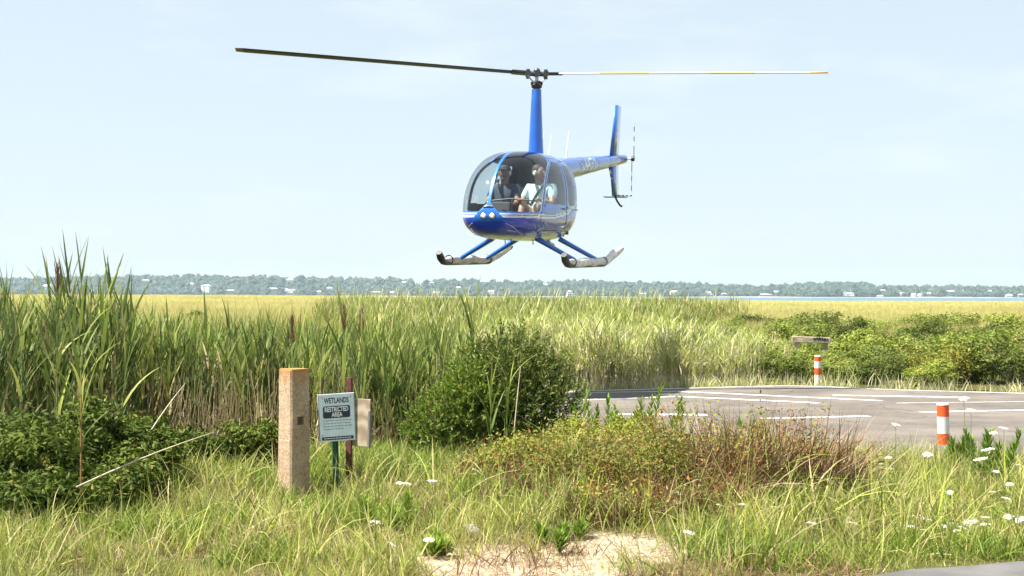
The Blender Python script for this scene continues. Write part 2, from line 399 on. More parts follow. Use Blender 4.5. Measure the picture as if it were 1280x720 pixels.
# far wood: one mass
def crown_blob(seed):
    rg = np.random.default_rng(seed)
    bm = bmesh.new(); bmesh.ops.create_icosphere(bm, subdivisions=3, radius=1)
    ph = rg.random((5, 3))*6; fr = rg.normal(0, 3.2, (5, 3))
    for v in bm.verts:
        p = np.array(v.co); k = 1+0.10*sum(math.sin(float(p@fr[i]+ph[i, 0])) for i in range(5))+rg.normal(0, 0.05)
        v.co = Vector((p[0]*k, p[1]*k, (p[2]*0.85+0.75)*k))
    me = bpy.data.meshes.new('crown'); bm.to_mesh(me); bm.free(); c = me.color_attributes.new('tint', 'FLOAT_COLOR', 'POINT')
    for d in c.data: d.color = (rg.random(), 0, 0, 1)
    me.materials.append(MATS['far_tree_leaves']); return me
foliage('far_tree_leaves', (0.018, 0.036, 0.016), (0.036, 0.056, 0.022), (0.1, 0.1, 0.05), trans=0.05, inst=0.45)
blobs = [crown_blob(i) for i in range(5)]
n = 6200; X = RNG.uniform(-1150, 1150, n); Y = 2306+RNG.random(n)**0.9*450; S = RNG.uniform(2.8, 6.6, n)
P = np.stack([X, Y, hillz(X, Y)-1.0], 1)

# landing pad --------------------------------------------------------
PADZ = 0.035
pad_pts = [(0.25, 22.9), (0.81, 23.9), (1.9, 24.4), (2.96, 24.8), (4.1, 25.3), (4.96, 25.6), (5.68, 25.3), (6.54, 24.6), (8.6, 23.7), (10.6, 22.4), (11.6, 19.5), (10.9, 16.2), (8.6, 14.6), (5.4, 13.9), (2.6, 14.4), (0.7, 16.2), (0.05, 19.2)]
m, t, out = newmat('pad_asphalt')
b = N(t, 'ShaderNodeBsdfPrincipled'); b.inputs['Roughness'].default_value = 0.85
c = mixc(t, ramp(t, noise(t, 0.55, 7, 0.72), 0.38, 0.60), (0.072, 0.060, 0.050), (0.142, 0.120, 0.100)); c = mixc(t, ramp(t, noise(t, 160, 2), 0.5, 0.8, 0, 0.5), c, (0.20, 0.18, 0.16))
vo = N(t, 'ShaderNodeTexVoronoi', feature='DISTANCE_TO_EDGE'); vo.inputs['Scale'].default_value = 0.33; vo.inputs['Randomness'].default_value = 1
tcn = N(t, 'ShaderNodeTexCoord'); va = N(t, 'ShaderNodeVectorMath', operation='ADD'); nv = N(t, 'ShaderNodeTexNoise'); nv.inputs['Scale'].default_value = 1.5; t.links.new(tcn.outputs['Object'], nv.inputs[0])
t.links.new(tcn.outputs['Object'], va.inputs[0]); t.links.new(nv.outputs['Color'], va.inputs[1]); t.links.new(va.outputs[0], vo.inputs['Vector'])
c = mixc(t, ramp(t, vo.outputs[0], 0.003, 0.011, 0.6, 0), c, (0.035, 0.03, 0.028))
t.links.new(c, b.inputs['Base Color'])
bn = N(t, 'ShaderNodeBump'); bn.inputs['Strength'].default_value = 0.35; bn.inputs['Distance'].default_value = 0.008; t.links.new(noise(t, 120, 4), bn.inputs['Height']); t.links.new(bn.outputs[0], b.inputs['Normal'])
t.links.new(b.outputs[0], out.inputs[0]); m_asph = m
mb = MB(); mb.prism([(x, y, PADZ-0.15) for x, y in pad_pts], (0, 0, 0.15)); pad = tag(mb.build('landing_pad', m_asph), 'weathered asphalt helicopter landing pad with white lines', None, kind='structure')
# worn white paint
m, t, out = newmat('worn_white_paint')
b = N(t, 'ShaderNodeBsdfPrincipled'); b.inputs['Roughness'].default_value = 0.6
c = mixc(t, ramp(t, noise(t, 9, 6, 0.65), 0.52, 0.68), (0.62, 0.61, 0.58), (0.20, 0.18, 0.16)); t.links.new(c, b.inputs['Base Color']); t.links.new(b.outputs[0], out.inputs[0]); m_paint = m
def stripe(pts, wd, z=PADZ+0.004):
    pts = np.asarray(pts, float); L, Rr = [], []
    for i, p in enumerate(pts):
        d = pts[min(i+1, len(pts)-1)]-pts[max(i-1, 0)]; d /= np.linalg.norm(d); nn = np.array([-d[1], d[0]])*wd/2
        jt = RNG.normal(0, 0.008, 2); L.append((*(p+nn+jt), z)); Rr.append((*(p-nn+jt[::-1]), z))
    k = len(pts); return npmesh('painted_line', L+Rr, [(k+i, k+i+1, i+1, i) for i in range(k-1)], mat=m_paint)
def lerp2(a, b, n=14): a = np.array(a, float); b = np.array(b, float); return [a+(b-a)*i/(n-1) for i in range(n)]
def gp(px, py): p = at(px, py, EYE*FPX/(py-HOR)); return (p.x, p.y)
edge = []
for a, b_ in zip(pad_pts[0:10], pad_pts[1:11]): edge += lerp2(a, b_, 6)[:-1]
ec = np.array([5.4, 19.6]); edge = [np.array(p)+(ec-np.array(p))/np.linalg.norm(ec-np.array(p))*0.22 for p in edge]
link('edge_line', stripe(edge, 0.11), None, pad)
for (a, b_, wd) in (((846, 491.5), (1103, 503), 0.26), ((700, 494), (846, 491.5), 0.16), ((846, 498), (1024, 506), 0.26), ((720, 503), (846, 498), 0.26), ((1040, 496), (1207, 498.6), 0.30), ((952, 526), (1087, 522.6), 0.26), ((1150, 517.5), (1300, 514), 0.24), ((770, 521), (884, 521.5), 0.42), ((1120, 506), (1290, 503.6), 0.10)):
    link('painted_line', stripe(lerp2(gp(*a), gp(*b_)), wd*0.62), None, pad)

# the road the camera stands on
mr_ = plain('road_asphalt', (0.115, 0.110, 0.108), 0.85, var=0.15, vscale=3, bump=0.5, bscale=150)
def road_y(x): return 8.12+(x-2.25)*0.52-0.10*math.sin(x*2.1)
xs = np.linspace(-16, 16, 90); Vr = [(x, road_y(x)+0.03*math.sin(x*9), 0.045) for x in xs]+[(x+3.2, road_y(x)-6.5, 0.055) for x in xs]
n = len(xs); tag(link('road', npmesh('road', Vr, [(n+i, n+i+1, i+1, i) for i in range(n-1)], mat=mr_)), 'grey asphalt road at the grassy verge', None, kind='structure')

# ------------------------------------------------------------------ houses across the bay
m_wht = plain('house_white', (0.80, 0.79, 0.76), 0.7, var=0.04); m_gry = plain('house_shingle', (0.36, 0.33, 0.30), 0.8); m_tan = plain('house_tan', (0.55, 0.47, 0.38), 0.8)
m_rf = plain('house_roof', (0.34, 0.30, 0.29), 0.8); m_rf2 = plain('house_roof_pale', (0.55, 0.52, 0.50), 0.8); m_pane = plain('house_pane', (0.05, 0.07, 0.09), 0.15, var=0)
def far_spot(px, py):
    """where the line of sight meets the far hillside"""
    for Y in np.arange(SH0+6, 2760, 4):
        p = at(px, py, Y); 
        if p.z <= float(hillz(p.x, Y)) + 0.5: return p.x, Y
    return at(px, py, 2715).x, 2715
HOUSES = [(258, 365.5, 11, 8.5, 0, 'big boxy bright white house low on the far hillside', 'box'), (286, 366, 16, 4.5, 1, 'wide grey shingled house with turret right of the boxy white house', 'tower'),
 (240, 357, 5, 3, 0, 'tiny white cottage above the boxy white house', 'gable'), (341, 364, 12, 4, 1, 'long dim grey house between two bright houses on the far shore', 'gable'), (363, 366, 15, 5, 0, 'broad white gabled house with wings low on the far shore', 'wings'),
 (362, 350.5, 10, 3.5, 0, 'pale house on the ridge line above the broad gabled house', 'gable'), (399, 366.5, 6, 3, 0, 'small white shed by the water under the far trees', 'gable'), (412, 362, 7, 3, 0, 'small pale roofed house halfway up the far slope', 'gable'),
 (182, 353, 12, 3, 2, 'tan house near the ridge beyond the tall reeds', 'gable'), (60, 362, 14, 5, 0, 'white house seen between the tall reeds', 'gable'), (470, 367.5, 13, 3.5, 1, 'low grey waterfront house left of centre', 'gable'), (490, 367.5, 9, 3.5, 0, 'white waterfront house between two low grey ones', 'gable'),
 (505, 353.5, 9, 3, 0, 'white hilltop house at the left end of the ridge row', 'gable'), (524, 351.5, 12, 4, 0, 'large white hilltop house in the middle of the ridge row', 'wings'), (540, 352, 7, 3, 2, 'tan hilltop house at the end of the ridge row', 'gable'), (545, 367.3, 12, 3.5, 0, 'white waterfront house with two wings behind the tall centre reed', 'wings'),
 (572, 361, 8, 3, 0, 'white house halfway up the slope below the skids', 'gable'), (615, 366.8, 10, 4, 0, 'white gabled house right of the tall centre reed', 'gable'), (680, 354, 10, 3, 0, 'white house near the ridge under the right skid', 'gable'), (803, 368.5, 12, 3, 1, 'grey boathouse on the water behind the green reeds', 'gable'),
 (843, 367.6, 10, 5, 0, 'white gabled house just left of the radio mast foot', 'gable'), (887, 367.6, 12, 5, 0, 'white house with wings above the end of the reed field', 'wings'), (905, 368.2, 7, 3, 2, 'small tan house beside the winged white house', 'gable'), (955, 369.5, 18, 3.5, 2, 'long low tan building on the far beach', 'gable'), (970, 366.5, 7, 4, 0, 'white house behind the long low tan building', 'gable'),
 (1061, 368.6, 15, 5.5, 0, 'white house with steep gables below the rounded hill', 'wings'), (1103, 363.5, 8, 3, 2, 'tan house among trees right of the rounded hill', 'gable'), (1100, 370, 8, 2.5, 0, 'low white boathouse on the right half of the beach', 'gable'), (1128, 367.5, 7, 3.5, 0, 'narrow white house left of the tan marina', 'gable'), (1145, 370, 14, 4.5, 0, 'white waterfront building with many gables by the beach', 'wings'), (1161, 368, 8, 4, 2, 'tan house right of the many gabled building', 'gable'),
 (1187, 365.5, 13, 4, 2, 'wide tan house on the slope at far right', 'gable'), (1205, 366, 4, 3.5, 0, 'tiny bright white tower house on the right slope', 'tower'), (1238, 364, 6, 3, 0, 'small white house near the right ridge', 'gable'), (1261, 370, 8, 4, 0, 'white boathouse near the right picture edge', 'gable'), (1276, 369.5, 7, 4, 1, 'grey house at the very end of the far shore', 'gable')]
keep = np.ones(len(P), bool)
for (px, py, wp, hp, mi, lab, kind) in HOUSES:
    x, Y = far_spot(px, py); z = float(hillz(x, Y)); W = wp*Y/FPX*1.0; H = hp*Y/FPX*1.15; D = W*0.6
    keep &= ~((np.abs(P[:, 0]-x*P[:, 1]/Y) < W*0.5+3) & (P[:, 1] > Y-200) & (P[:, 1] < Y+8) & (P[:, 2]+11 > z-(Y-P[:, 1])*0.005))
    root = tag(empty('house', (x, Y, z-0.6), RNG.uniform(-0.35, 0.35)), lab, 'house', 'houses along the far shore')
    wm = (m_wht, m_gry, m_tan)[mi]; rm = m_rf2 if mi == 0 else m_rf
    hw = H*0.62; mbw = MB(); mbr = MB()
    def gable(cx, w, d, h0, rise, cy=0):
        mbw.box((cx, cy, h0/2), (w, d, h0)); a = w/2+0.3; dd = d/2+0.4
        mbw.prism([(cx-w/2, cy-d/2+0.05, h0), (cx+w/2, cy-d/2+0.05, h0), (cx, cy-d/2+0.05, h0+rise)], (0, d-0.1, 0))
        for s in (-1, 1): mbr.prism([(cx+s*a, cy-dd, h0-0.15), (cx, cy-dd, h0+rise+0.05), (cx, cy-dd, h0+rise+0.45), (cx+s*(a+0.1), cy-dd, h0+0.2)], (0, 2*dd, 0))
    def hip(cx, w, d, h0, rise):
        mbw.box((cx, 0, h0/2), (w, d, h0)); a, c_ = w/2+0.5, d/2+0.5
        for s in (-1, 1): mbr.prism([(cx-a, s*c_, h0-0.1), (cx+a, s*c_, h0-0.1), (cx+a*0.6, 0, h0+rise), (cx-a*0.6, 0, h0+rise)], (0, -s*0.3, 0.25))
        for s in (-1, 1): mbr.prism([(cx+s*a, -c_, h0-0.1), (cx+s*a, c_, h0-0.1), (cx+s*a*0.6, 0, h0+rise)], (-s*0.3, 0, 0.2))
    if kind == 'box': hip(0, W, D, H*0.82, H*0.18)
    elif kind == 'wings': hip(0, W*0.62, D, hw*0.75, H*0.3); gable(-W*0.3, W*0.26, D, hw*0.9, H*0.38, -D*0.25); gable(W*0.3, W*0.26, D, hw*0.8, H*0.34, -D*0.25)
    elif kind == 'tower': hip(W*0.08, W*0.84, D, hw*0.8, H*0.3); gable(-W*0.34, W*0.22, W*0.22, H*1.0, H*0.35, -D*0.3)
    else: hip(0, W, D, hw, H*0.38)
    link('wall', mbw.mesh('wall', wm), None, root); link('roof', mbr.mesh('roof', rm), None, root)
    if wp >= 9:
        front = -D/2-(D*0.25+0.02 if kind == 'wings' else 0)
        k = max(3, int(W/3.2))
        for i in range(k):
            mw = MB(); xx = -W*0.42+W*0.84*i/(k-1); mw.box((xx, (-D/2-D*0.25-0.03 if kind == 'wings' and abs(xx) > W*0.18 else -D/2-0.03), hw*0.45), (1.1, 0.1, 1.6)); mw.build('window', m_pane, root)
P = P[keep]; S = S[keep]
scatter('far_wood', P, blobs, scl=np.stack([S*1.15, S*1.15, S*RNG.uniform(0.65, 1.35, len(S))], 1), label='hazy blue green wood covering the far hills', cat='wood')

# radio mast on the ridge
p = at(840, 357, 2690); mb = MB(); H = 26*2690/FPX
for dx, dy in ((-0.7, -0.4), (0.7, -0.4), (0, 0.8)): mb.tube([(dx, dy, 0), (dx*0.4, dy*0.4, H)], [0.22, 0.12], 5)
for i in range(14):
    z0, z1 = H*i/14, H*(i+1)/14; mb.tube([(-0.7*(1-0.6*i/14), -0.4, z0), (0.7*(1-0.6*(i+1)/14), -0.4, z1)], 0.09, 4)
tag(mb.build('radio_mast', plain('mast_steel', (0.55, 0.52, 0.50), 0.6), loc=(p.x, p.y, float(hillz(p.x, p.y))-1)), 'thin lattice radio mast on the far ridge', 'mast')

# white motor yacht moored in the bay
p = at(714, 370, 1500); yt = tag(empty('motor_yacht', (p.x, 1500, -0.5), R(14)), 'white tiered motor yacht moored on the bay beyond the reeds', 'boat')
m_hull = plain('yacht_gelcoat', (0.82, 0.82, 0.80), 0.25, var=0.02)
mb = MB(); prof = [(-5.6, 0.0, 1), (5.6, 0.0, 1)]
hull = [(-5.4, -2.2, 0), (3.0, -2.2, 0), (6.0, 0, 0), (3.0, 2.2, 0), (-5.4, 2.2, 0)]
a = [mb.bm.verts.new((x*0.92, y*0.8, -0.2)) for x, y, _ in hull]; b_ = [mb.bm.verts.new((x*1.05, y, 2.4+(0.5 if x > 4 else 0))) for x, y, _ in hull]
mb.bm.faces.new(a[::-1]); mb.bm.faces.new(b_)
for i in range(5): mb.bm.faces.new((a[i], a[(i+1) % 5], b_[(i+1) % 5], b_[i]))
mb.build('hull', m_hull, yt)
mb = MB(); mb.box((-0.8, 0, 3.5), (8.2, 3.8, 2.3), bev=0.25, taper=0.9); mb.build('cabin', m_hull, yt)
mb = MB(); mb.box((-1.4, 0, 5.6), (5.6, 3.3, 2.1), bev=0.3, taper=0.85); mb.build('bridge', m_hull, yt)
mb = MB(); mb.box((-1.6, 0, 7.3), (3.6, 2.6, 1.2), bev=0.25, taper=0.8); mb.build('flybridge', m_hull, yt)
for z, l, ww in ((3.6, 7.5, 3.88), (5.8, 4.9, 3.24)):
    mb = MB(); mb.box((-1.0, 0, z), (l, ww, 0.65)); mb.build('window', m_pane, yt)

# ------------------------------------------------------------------ haze over marsh and bay
m, t, out = newmat('haze_air')
pv = N(t, 'ShaderNodeVolumePrincipled'); pv.inputs['Color'].default_value = (0.66, 0.86, 1.0, 1); pv.inputs['Density'].default_value = 0.000125; pv.inputs['Anisotropy'].default_value = 0.1
t.links.new(pv.outputs[0], out.inputs['Volume'])
mb = MB(); mb.box((0, 1500, 16), (6600, 5000, 100)); hz = tag(mb.build('haze', m), 'pale summer haze over the bay', None, kind='stuff')

# ================================================================== HELICOPTER
m, t, out = newmat('blue_paint')
b = N(t, 'ShaderNodeBsdfPrincipled'); b.inputs['Base Color'].default_value = (0.006, 0.060, 0.50, 1); b.inputs['Roughness'].default_value = 0.35; b.inputs['Metallic'].default_value = 0.25
b.inputs['Coat Weight'].default_value = 1.0; b.inputs['Coat Roughness'].default_value = 0.04
t.links.new(mixc(t, ramp(t, noise(t, 3, 4), 0.3, 0.7), (0.004, 0.105, 0.48), (0.006, 0.135, 0.56)), b.inputs['Base Color']); t.links.new(b.outputs[0], out.inputs[0]); m_blue = m
m, t, out = newmat('deep_blue_paint')
b = N(t, 'ShaderNodeBsdfPrincipled'); b.inputs['Roughness'].default_value = 0.35; b.inputs['Coat Weight'].default_value = 1.0; b.inputs['Coat Roughness'].default_value = 0.04
t.links.new(mixc(t, ramp(t, noise(t, 3, 4), 0.3, 0.7), (0.003, 0.028, 0.38), (0.004, 0.036, 0.46)), b.inputs['Base Color']); t.links.new(b.outputs[0], out.inputs[0]); m_navyp = m
m, t, out = newmat('canopy_glass')
gl = N(t, 'ShaderNodeBsdfGlossy'); gl.inputs['Roughness'].default_value = 0.02; tr = N(t, 'ShaderNodeBsdfTransparent'); tr.inputs[0].default_value = (0.83, 0.90, 0.92, 1)
fr = N(t, 'ShaderNodeFresnel'); bf = N(t, 'ShaderNodeNewGeometry'); t.links.new(ramp(t, bf.outputs['Backfacing'], 0, 1, 1.5, 1/1.5), fr.inputs['IOR']); mx = N(t, 'ShaderNodeMixShader')
t.links.new(mth(t, 'MULTIPLY', fr.outputs[0], 1.3), mx.inputs[0]); t.links.new(tr.outputs[0], mx.inputs[1]); t.links.new(gl.outputs[0], mx.inputs[2]); t.links.new(mx.outputs[0], out.inputs[0]); m_glass = m
m_liner = plain('cabin_liner', (0.045, 0.045, 0.05), 0.8); m_seam = plain('door_seam_rubber', (0.01, 0.01, 0.013), 0.6); m_silver = plain('silver_stripe', (0.62, 0.64, 0.66), 0.3, coat=0.6, var=0.04)
m_black = plain('black_metal', (0.018, 0.018, 0.020), 0.4, var=0.1); m_steel = plain('bare_steel', (0.42, 0.40, 0.39), 0.3, metal=0.9, var=0.1, vscale=20); m_white = plain('white_gloss', (0.70, 0.70, 0.68), 0.35, var=0.04)
m_yel = plain('blade_yellow', (0.78, 0.56, 0.05), 0.4, var=0.05); m_orange = plain('blade_orange', (0.70, 0.42, 0.16), 0.4, var=0.05); m_bund = plain('blade_dark', (0.022, 0.022, 0.026), 0.45, var=0.15)
m_bag = plain('float_cover_fabric', (0.70, 0.68, 0.64), 0.8, var=0.18, vscale=7, bump=0.6, bscale=16); m_seat = plain('seat_leather', (0.060, 0.060, 0.068), 0.55, var=0.15); m_lamp = plain('lamp_reflector', (0.85, 0.86, 0.85), 0.12, metal=0.6, var=0)
m_panelm = plain('instrument_panel', (0.012, 0.012, 0.014), 0.7)

heli = empty('helicopter'); tag(heli, 'blue helicopter with float covered skids hovering over the landing pad', 'helicopter')
YAW = R(19.4); PITCH = R(1.8); ROLL = R(1.5)
# local frame: x nose, y helicopter's left, z up, origin on the mast axis at skid bottoms
nose = Vector((-math.sin(YAW), -math.cos(YAW), 0)); left = Vector((math.cos(YAW), -math.sin(YAW), 0)); upv = Vector((0, 0, 1))
Mr = Matrix((nose, left, upv)).transposed()
Mr = Mr @ Euler((-ROLL*-1 if False else -ROLL, 0, 0)).to_matrix() @ Euler((0, PITCH, 0)).to_matrix()
HX, HY, HZ = 0.365, 23.8, EYE+0.50
heli.matrix_world = Matrix.Translation((HX, HY, HZ)) @ Mr.to_4x4()

f_top = pchip([2.27, 2.25, 2.20, 2.10, 1.95, 1.70, 1.40, 1.10, 0.70, 0.20, -0.25, -0.65, -1.05, -1.35, -1.45], [0.80, 0.89, 1.04, 1.25, 1.45, 1.665, 1.80, 1.86, 1.89, 1.895, 1.885, 1.86, 1.83, 1.81, 1.80])
f_bot = pchip([2.27, 2.25, 2.20, 2.10, 1.90, 1.60, 1.20, 0.50, -0.30, -0.62, -0.85, -1.05, -1.25, -1.45], [0.78, 0.70, 0.60, 0.53, 0.475, 0.44, 0.425, 0.42, 0.44, 0.53, 0.72, 1.00, 1.28, 1.50])
f_hw = pchip([2.27, 2.25, 2.20, 2.10, 1.90, 1.60, 1.20, 0.60, 0.0, -0.35, -0.65, -0.95, -1.25, -1.45], [0.03, 0.19, 0.325, 0.450, 0.555, 0.615, 0.645, 0.665, 0.655, 0.625, 0.55, 0.43, 0.27, 0.17])
f_zm = pchip([2.27, 1.6, 0.4, -0.4, -1.0, -1.45], [0.79, 0.86, 0.90, 1.02, 1.38, 1.65])
f_nu = pchip([2.27, 1.8, 1.0, 0.2, -0.8, -1.45], [2.0, 2.7, 3.0, 2.9, 2.3, 2.0]); f_nl = pchip([2.27, 1.6, 0.5, -0.5, -1.45], [2.0, 2.7, 3.0, 2.5, 2.0])
NS, NR = 250, 300
s_ = np.linspace(0, 1, NS); stx = np.where(s_ < 0.22, 2.27-0.30*(s_/0.22)**1.9, 1.97-3.42*((s_-0.22)/0.78))
Vf = np.zeros((NS, NR, 3))
th = np.linspace(-np.pi/2, np.pi/2, 400)
for i, x in enumerate(stx):
    zt, zb_, hw, zm, nu, nl = (float(f(x)) for f in (f_top, f_bot, f_hw, f_zm, f_nu, f_nl)); zm = min(max(zm, zb_+0.3*(zt-zb_)), zt-0.3*(zt-zb_))
    cs = np.cos(th).clip(0); sn = np.sin(th)
    y = hw*np.where(sn > 0, cs**(2/nu), cs**(2/nl)); z = np.where(sn > 0, zm+(zt-zm)*np.abs(sn)**(2/nu), zm-(zm-zb_)*np.abs(sn)**(2/nl))
    lo = sn <= 0
    def arc(yy, zz, n):
        d = np.concatenate([[0], np.cumsum(np.hypot(np.diff(yy), np.diff(zz)))]); q = np.linspace(0, d[-1], n); return np.interp(q, d, yy), np.interp(q, d, zz)
    nlow = 55; nup = NR//2+1-nlow+1
    yl, zl = arc(y[lo], z[lo], nlow); yu, zu = arc(np.concatenate([[y[lo][-1]], y[~lo]]), np.concatenate([[z[lo][-1]], z[~lo]]), nup)
    yy = np.concatenate([yl, yu[1:]]); zz = np.concatenate([zl, zu[1:]])      # bottom centre -> top centre on the left side
    Vf[i, :, 0] = x; full_y = np.concatenate([yy, -yy[1:-1][::-1]]); full_z = np.concatenate([zz, zz[1:-1][::-1]])
    Vf[i, :, 1] = full_y[:NR]; Vf[i, :, 2] = full_z[:NR]
I = np.arange(NS*NR).reshape(NS, NR); I2 = np.roll(I, -1, axis=1)
FQ = np.stack([I[:-1], I[1:], I2[1:], I2[:-1]], -1).reshape(-1, 4)
VV = Vf.reshape(-1, 3); CE = VV[FQ].mean(1); cx, cy_, cz = CE.T; ay = np.abs(cy_)
# --- regions of the shell
pil = pchip([0.80, 0.95, 1.15, 1.35, 1.50, 1.62, 1.70, 1.76, 1.9], [1.54, 1.50, 1.43, 1.32, 1.18, 1.00, 0.84, 0.76, 0.74])   # front door post
zbelt = np.interp(cx, [-1.45, -0.6, 0.2, 0.9, 2.3], [1.42, 1.17, 0.90, 0.815, 0.80])                                              # stripe line
reg = np.full(len(FQ), 0)          # 0 fuselage
housing = ay < 0.030+np.clip(0.99-cz, 0, 1)*1.0
sill = np.interp(cx, [1.2, 1.6, 2.3], [0.885, 0.87, 0.865])
ws = (cx > pil(cz)+0.035) & (cz > sill) & ~(ay < 0.024) & ~(housing & (cz < 1.02))
reg[ws & (cy_ > 0)] = 1; reg[ws & (cy_ < 0)] = 2
def rbox(x, z, x0, x1, z0, z1, r_):
    dx = np.maximum(np.maximum(x0+r_-x, x-(x1-r_)), 0); dz = np.maximum(np.maximum(z0+r_-z, z-(z1-r_)), 0)
    return np.hypot(dx, dz) < r_
side = (ay > 0.15)
fd = (cx < pil(cz)-0.012) & (cx > 0.325) & (cz > 0.60) & (cz < 1.775) & side
rd = rbox(cx, cz, -0.36+0.0, 0.30, 0.60, 1.755, 0.16) & side
fwin = (cx < pil(cz)-0.075) & rbox(cx, cz, 0.385, 2.0, 1.02, 1.715, 0.05) & side
rwin = rbox(cx, cz, -0.27, 0.245, 1.02, 1.70, 0.12) & side
seam = ((cx < pil(cz)-0.0) & (cx > 0.312) & (cz > 0.588) & (cz < 1.787) & side & ~fd) | (rbox(cx, cz, -0.372, 0.312, 0.588, 1.767, 0.17) & side & ~rd)
post_edge_light = (np.abs(cx-pil(cz)-0.020) < 0.015) & (cz > 0.9) & (cz < 1.72) & side  # bright lit edge of the door posts, put into the colour as silver
for s, k in ((1, 3), (-1, 7)):
    q = cy_*s > 0
    reg[fd & q] = k; reg[rd & q] = k+1; reg[fwin & q] = k+2; reg[rwin & q] = k+3
reg[seam] = 11
reg[(reg == 0) & ((np.abs(cx+0.50) < 0.0065) | ((np.abs(cx+0.98) < 0.0065) & (cz > 1.2)) | ((np.abs(cz-1.33+0.12*(cx+0.5)) < 0.006) & (cx < -0.5) & side))] = 11
hull = np.isin(reg, [0, 3, 4, 7, 8])
st = (np.abs(cz-zbelt-0.032) < 0.011) | (np.abs(cz-zbelt+0.010) < 0.017)
st &= ~(housing & (cx > 1.7)) & (cx > -1.25)
reg[st & hull] = 12; reg[post_edge_light & (reg == 0)] = 12
reg[(reg == 0) & (cz < zbelt-0.03) & (cx > -0.9) & ~(housing & (cz > 0.715))] = 13    # deep blue lower hull
for k in (3, 4, 7, 8):
    pass
doorlow = np.isin(reg, [3, 4, 7, 8]) & (cz < zbelt-0.03)
def region(mask, name, mats, parent=heli, thick=0.0, mi=None):
    fq = FQ[mask]; u, inv = np.unique(fq.ravel(), return_inverse=True)
    o = link(name, npmesh(name, VV[u], inv.reshape(-1, 4), mat=mats, mi=None if mi is None else mi[mask]), None, parent)
    if thick:
        md = o.modifiers.new('shell', 'SOLIDIFY'); md.thickness = thick; md.offset = -1; md.material_offset = len(mats)-1; md.use_rim = True
    return o
def surf0(x, z, s):
    ring = Vf[int(np.argmin(np.abs(stx-x)))]; rg = ring[ring[:, 1]*s >= 0]; j = int(np.argmin(np.abs(rg[:, 2]-z))); return (x, rg[j, 1], rg[j, 2])
body_mask = (reg == 0) | (reg == 13) | (reg == 11)
mi = np.where(reg == 13, 1, np.where(reg == 11, 2, 0))
body = region(body_mask, 'fuselage', [m_blue, m_navyp, m_seam, m_liner], thick=0.018, mi=mi)
for sname, k in (('front', 3), ('rear', 4)): pass
for k in (3, 4, 7, 8):
    d_ = region(reg == k, 'door', [m_blue, m_navyp, m_liner], thick=0.018, mi=doorlow.astype(int))
    region(reg == k+2, 'window', [m_glass], d_)
    sgn = 1 if k < 7 else -1
    for hz_ in (0.72, 0.98):
        q_ = surf0(1.36 if k in (3, 7) else 0.27, hz_, sgn); MB().box(q_, (0.05, 0.022, 0.03), bev=0.004).build('hinge', m_navyp, d_)
    hx = 0.42 if k in (3, 7) else -0.25
    MB().tube([(hx, sgn*0.672, 0.955), (hx+0.03, sgn*0.690, 0.955), (hx+0.11, sgn*0.690, 0.957), (hx+0.13, sgn*0.672, 0.958)], 0.009, 6).build('handle', m_black, d_)
region(reg == 12, 'stripe', [m_silver])  # silver belt stripe, plus the edge light painted on the door posts
region(reg == 1, 'windshield', [m_glass]); region(reg == 2, 'windshield', [m_glass])
# thin silver tubes laid on the chin: short strokes and a long curved line
def surf(x, z, s):
    """point on the lower/upper shell at station x, height z, side s"""
    i = int(np.argmin(np.abs(stx-x))); ring = Vf[i]; k = (ring[:, 1]*s >= 0); rg = ring[k]; j = int(np.argmin(np.abs(rg[:, 2]-z))); return Vector((x, rg[j, 1], rg[j, 2]))
def chin_tube(pts, s, r_, name, off=0.004):
    P_ = []
    for (x, z) in pts:
        q = surf(x, z, s); P_.append(q+Vector((0.3 if x > 1.9 else 0, s*1.0, -0.25)).normalized()*off)
    return MB().tube(P_, r_, 5).build(name, m_silver, heli)
for s in (1, -1):
    chin_tube([(2.20, 0.69), (2.12, 0.64), (2.02, 0.59), (1.90, 0.545), (1.70, 0.50), (1.45, 0.48), (1.2, 0.475), (1.0, 0.49), (0.8, 0.53), (0.6, 0.60), (0.45, 0.64)], s, 0.0045, 'chin_line')
for (a, b_) in (((1.74, 0.70), (1.63, 0.62)), ((1.56, 0.70), (1.47, 0.56)), ((1.47, 0.58), (1.40, 0.64)), ((1.42, 0.68), (1.30, 0.60)), ((1.38, 0.72), (1.20, 0.66)), ((1.30, 0.55), (1.12, 0.57)), ((1.34, 0.60), (1.33, 0.52))):
    chin_tube([a, ((a[0]+b_[0])/2, (a[1]+b_[1])/2), b_], 1, 0.0055, 'chin_stroke')
# landing lights in the nose housing
for yy in (0.072, -0.072):
    c0 = Vector((2.250, yy, 0.80)); lm = MB().tube([c0+Vector((-0.06, 0, 0)), c0+Vector((0.014, 0, 0))], [0.057, 0.057], 20).build('landing_light', m_black, heli)
    MB().tube([c0+Vector((0.010, 0, 0)), c0+Vector((0.020, 0, 0)), c0+Vector((0.026, 0, 0))], [0.046, 0.044, 0.026], 20).build('lens', m_lamp, lm)
MB().tube([(2.225, -0.085, 0.925), (2.235, 0, 0.945), (2.225, 0.085, 0.925)], 0.018, 8).build('air_intake', m_black, heli)
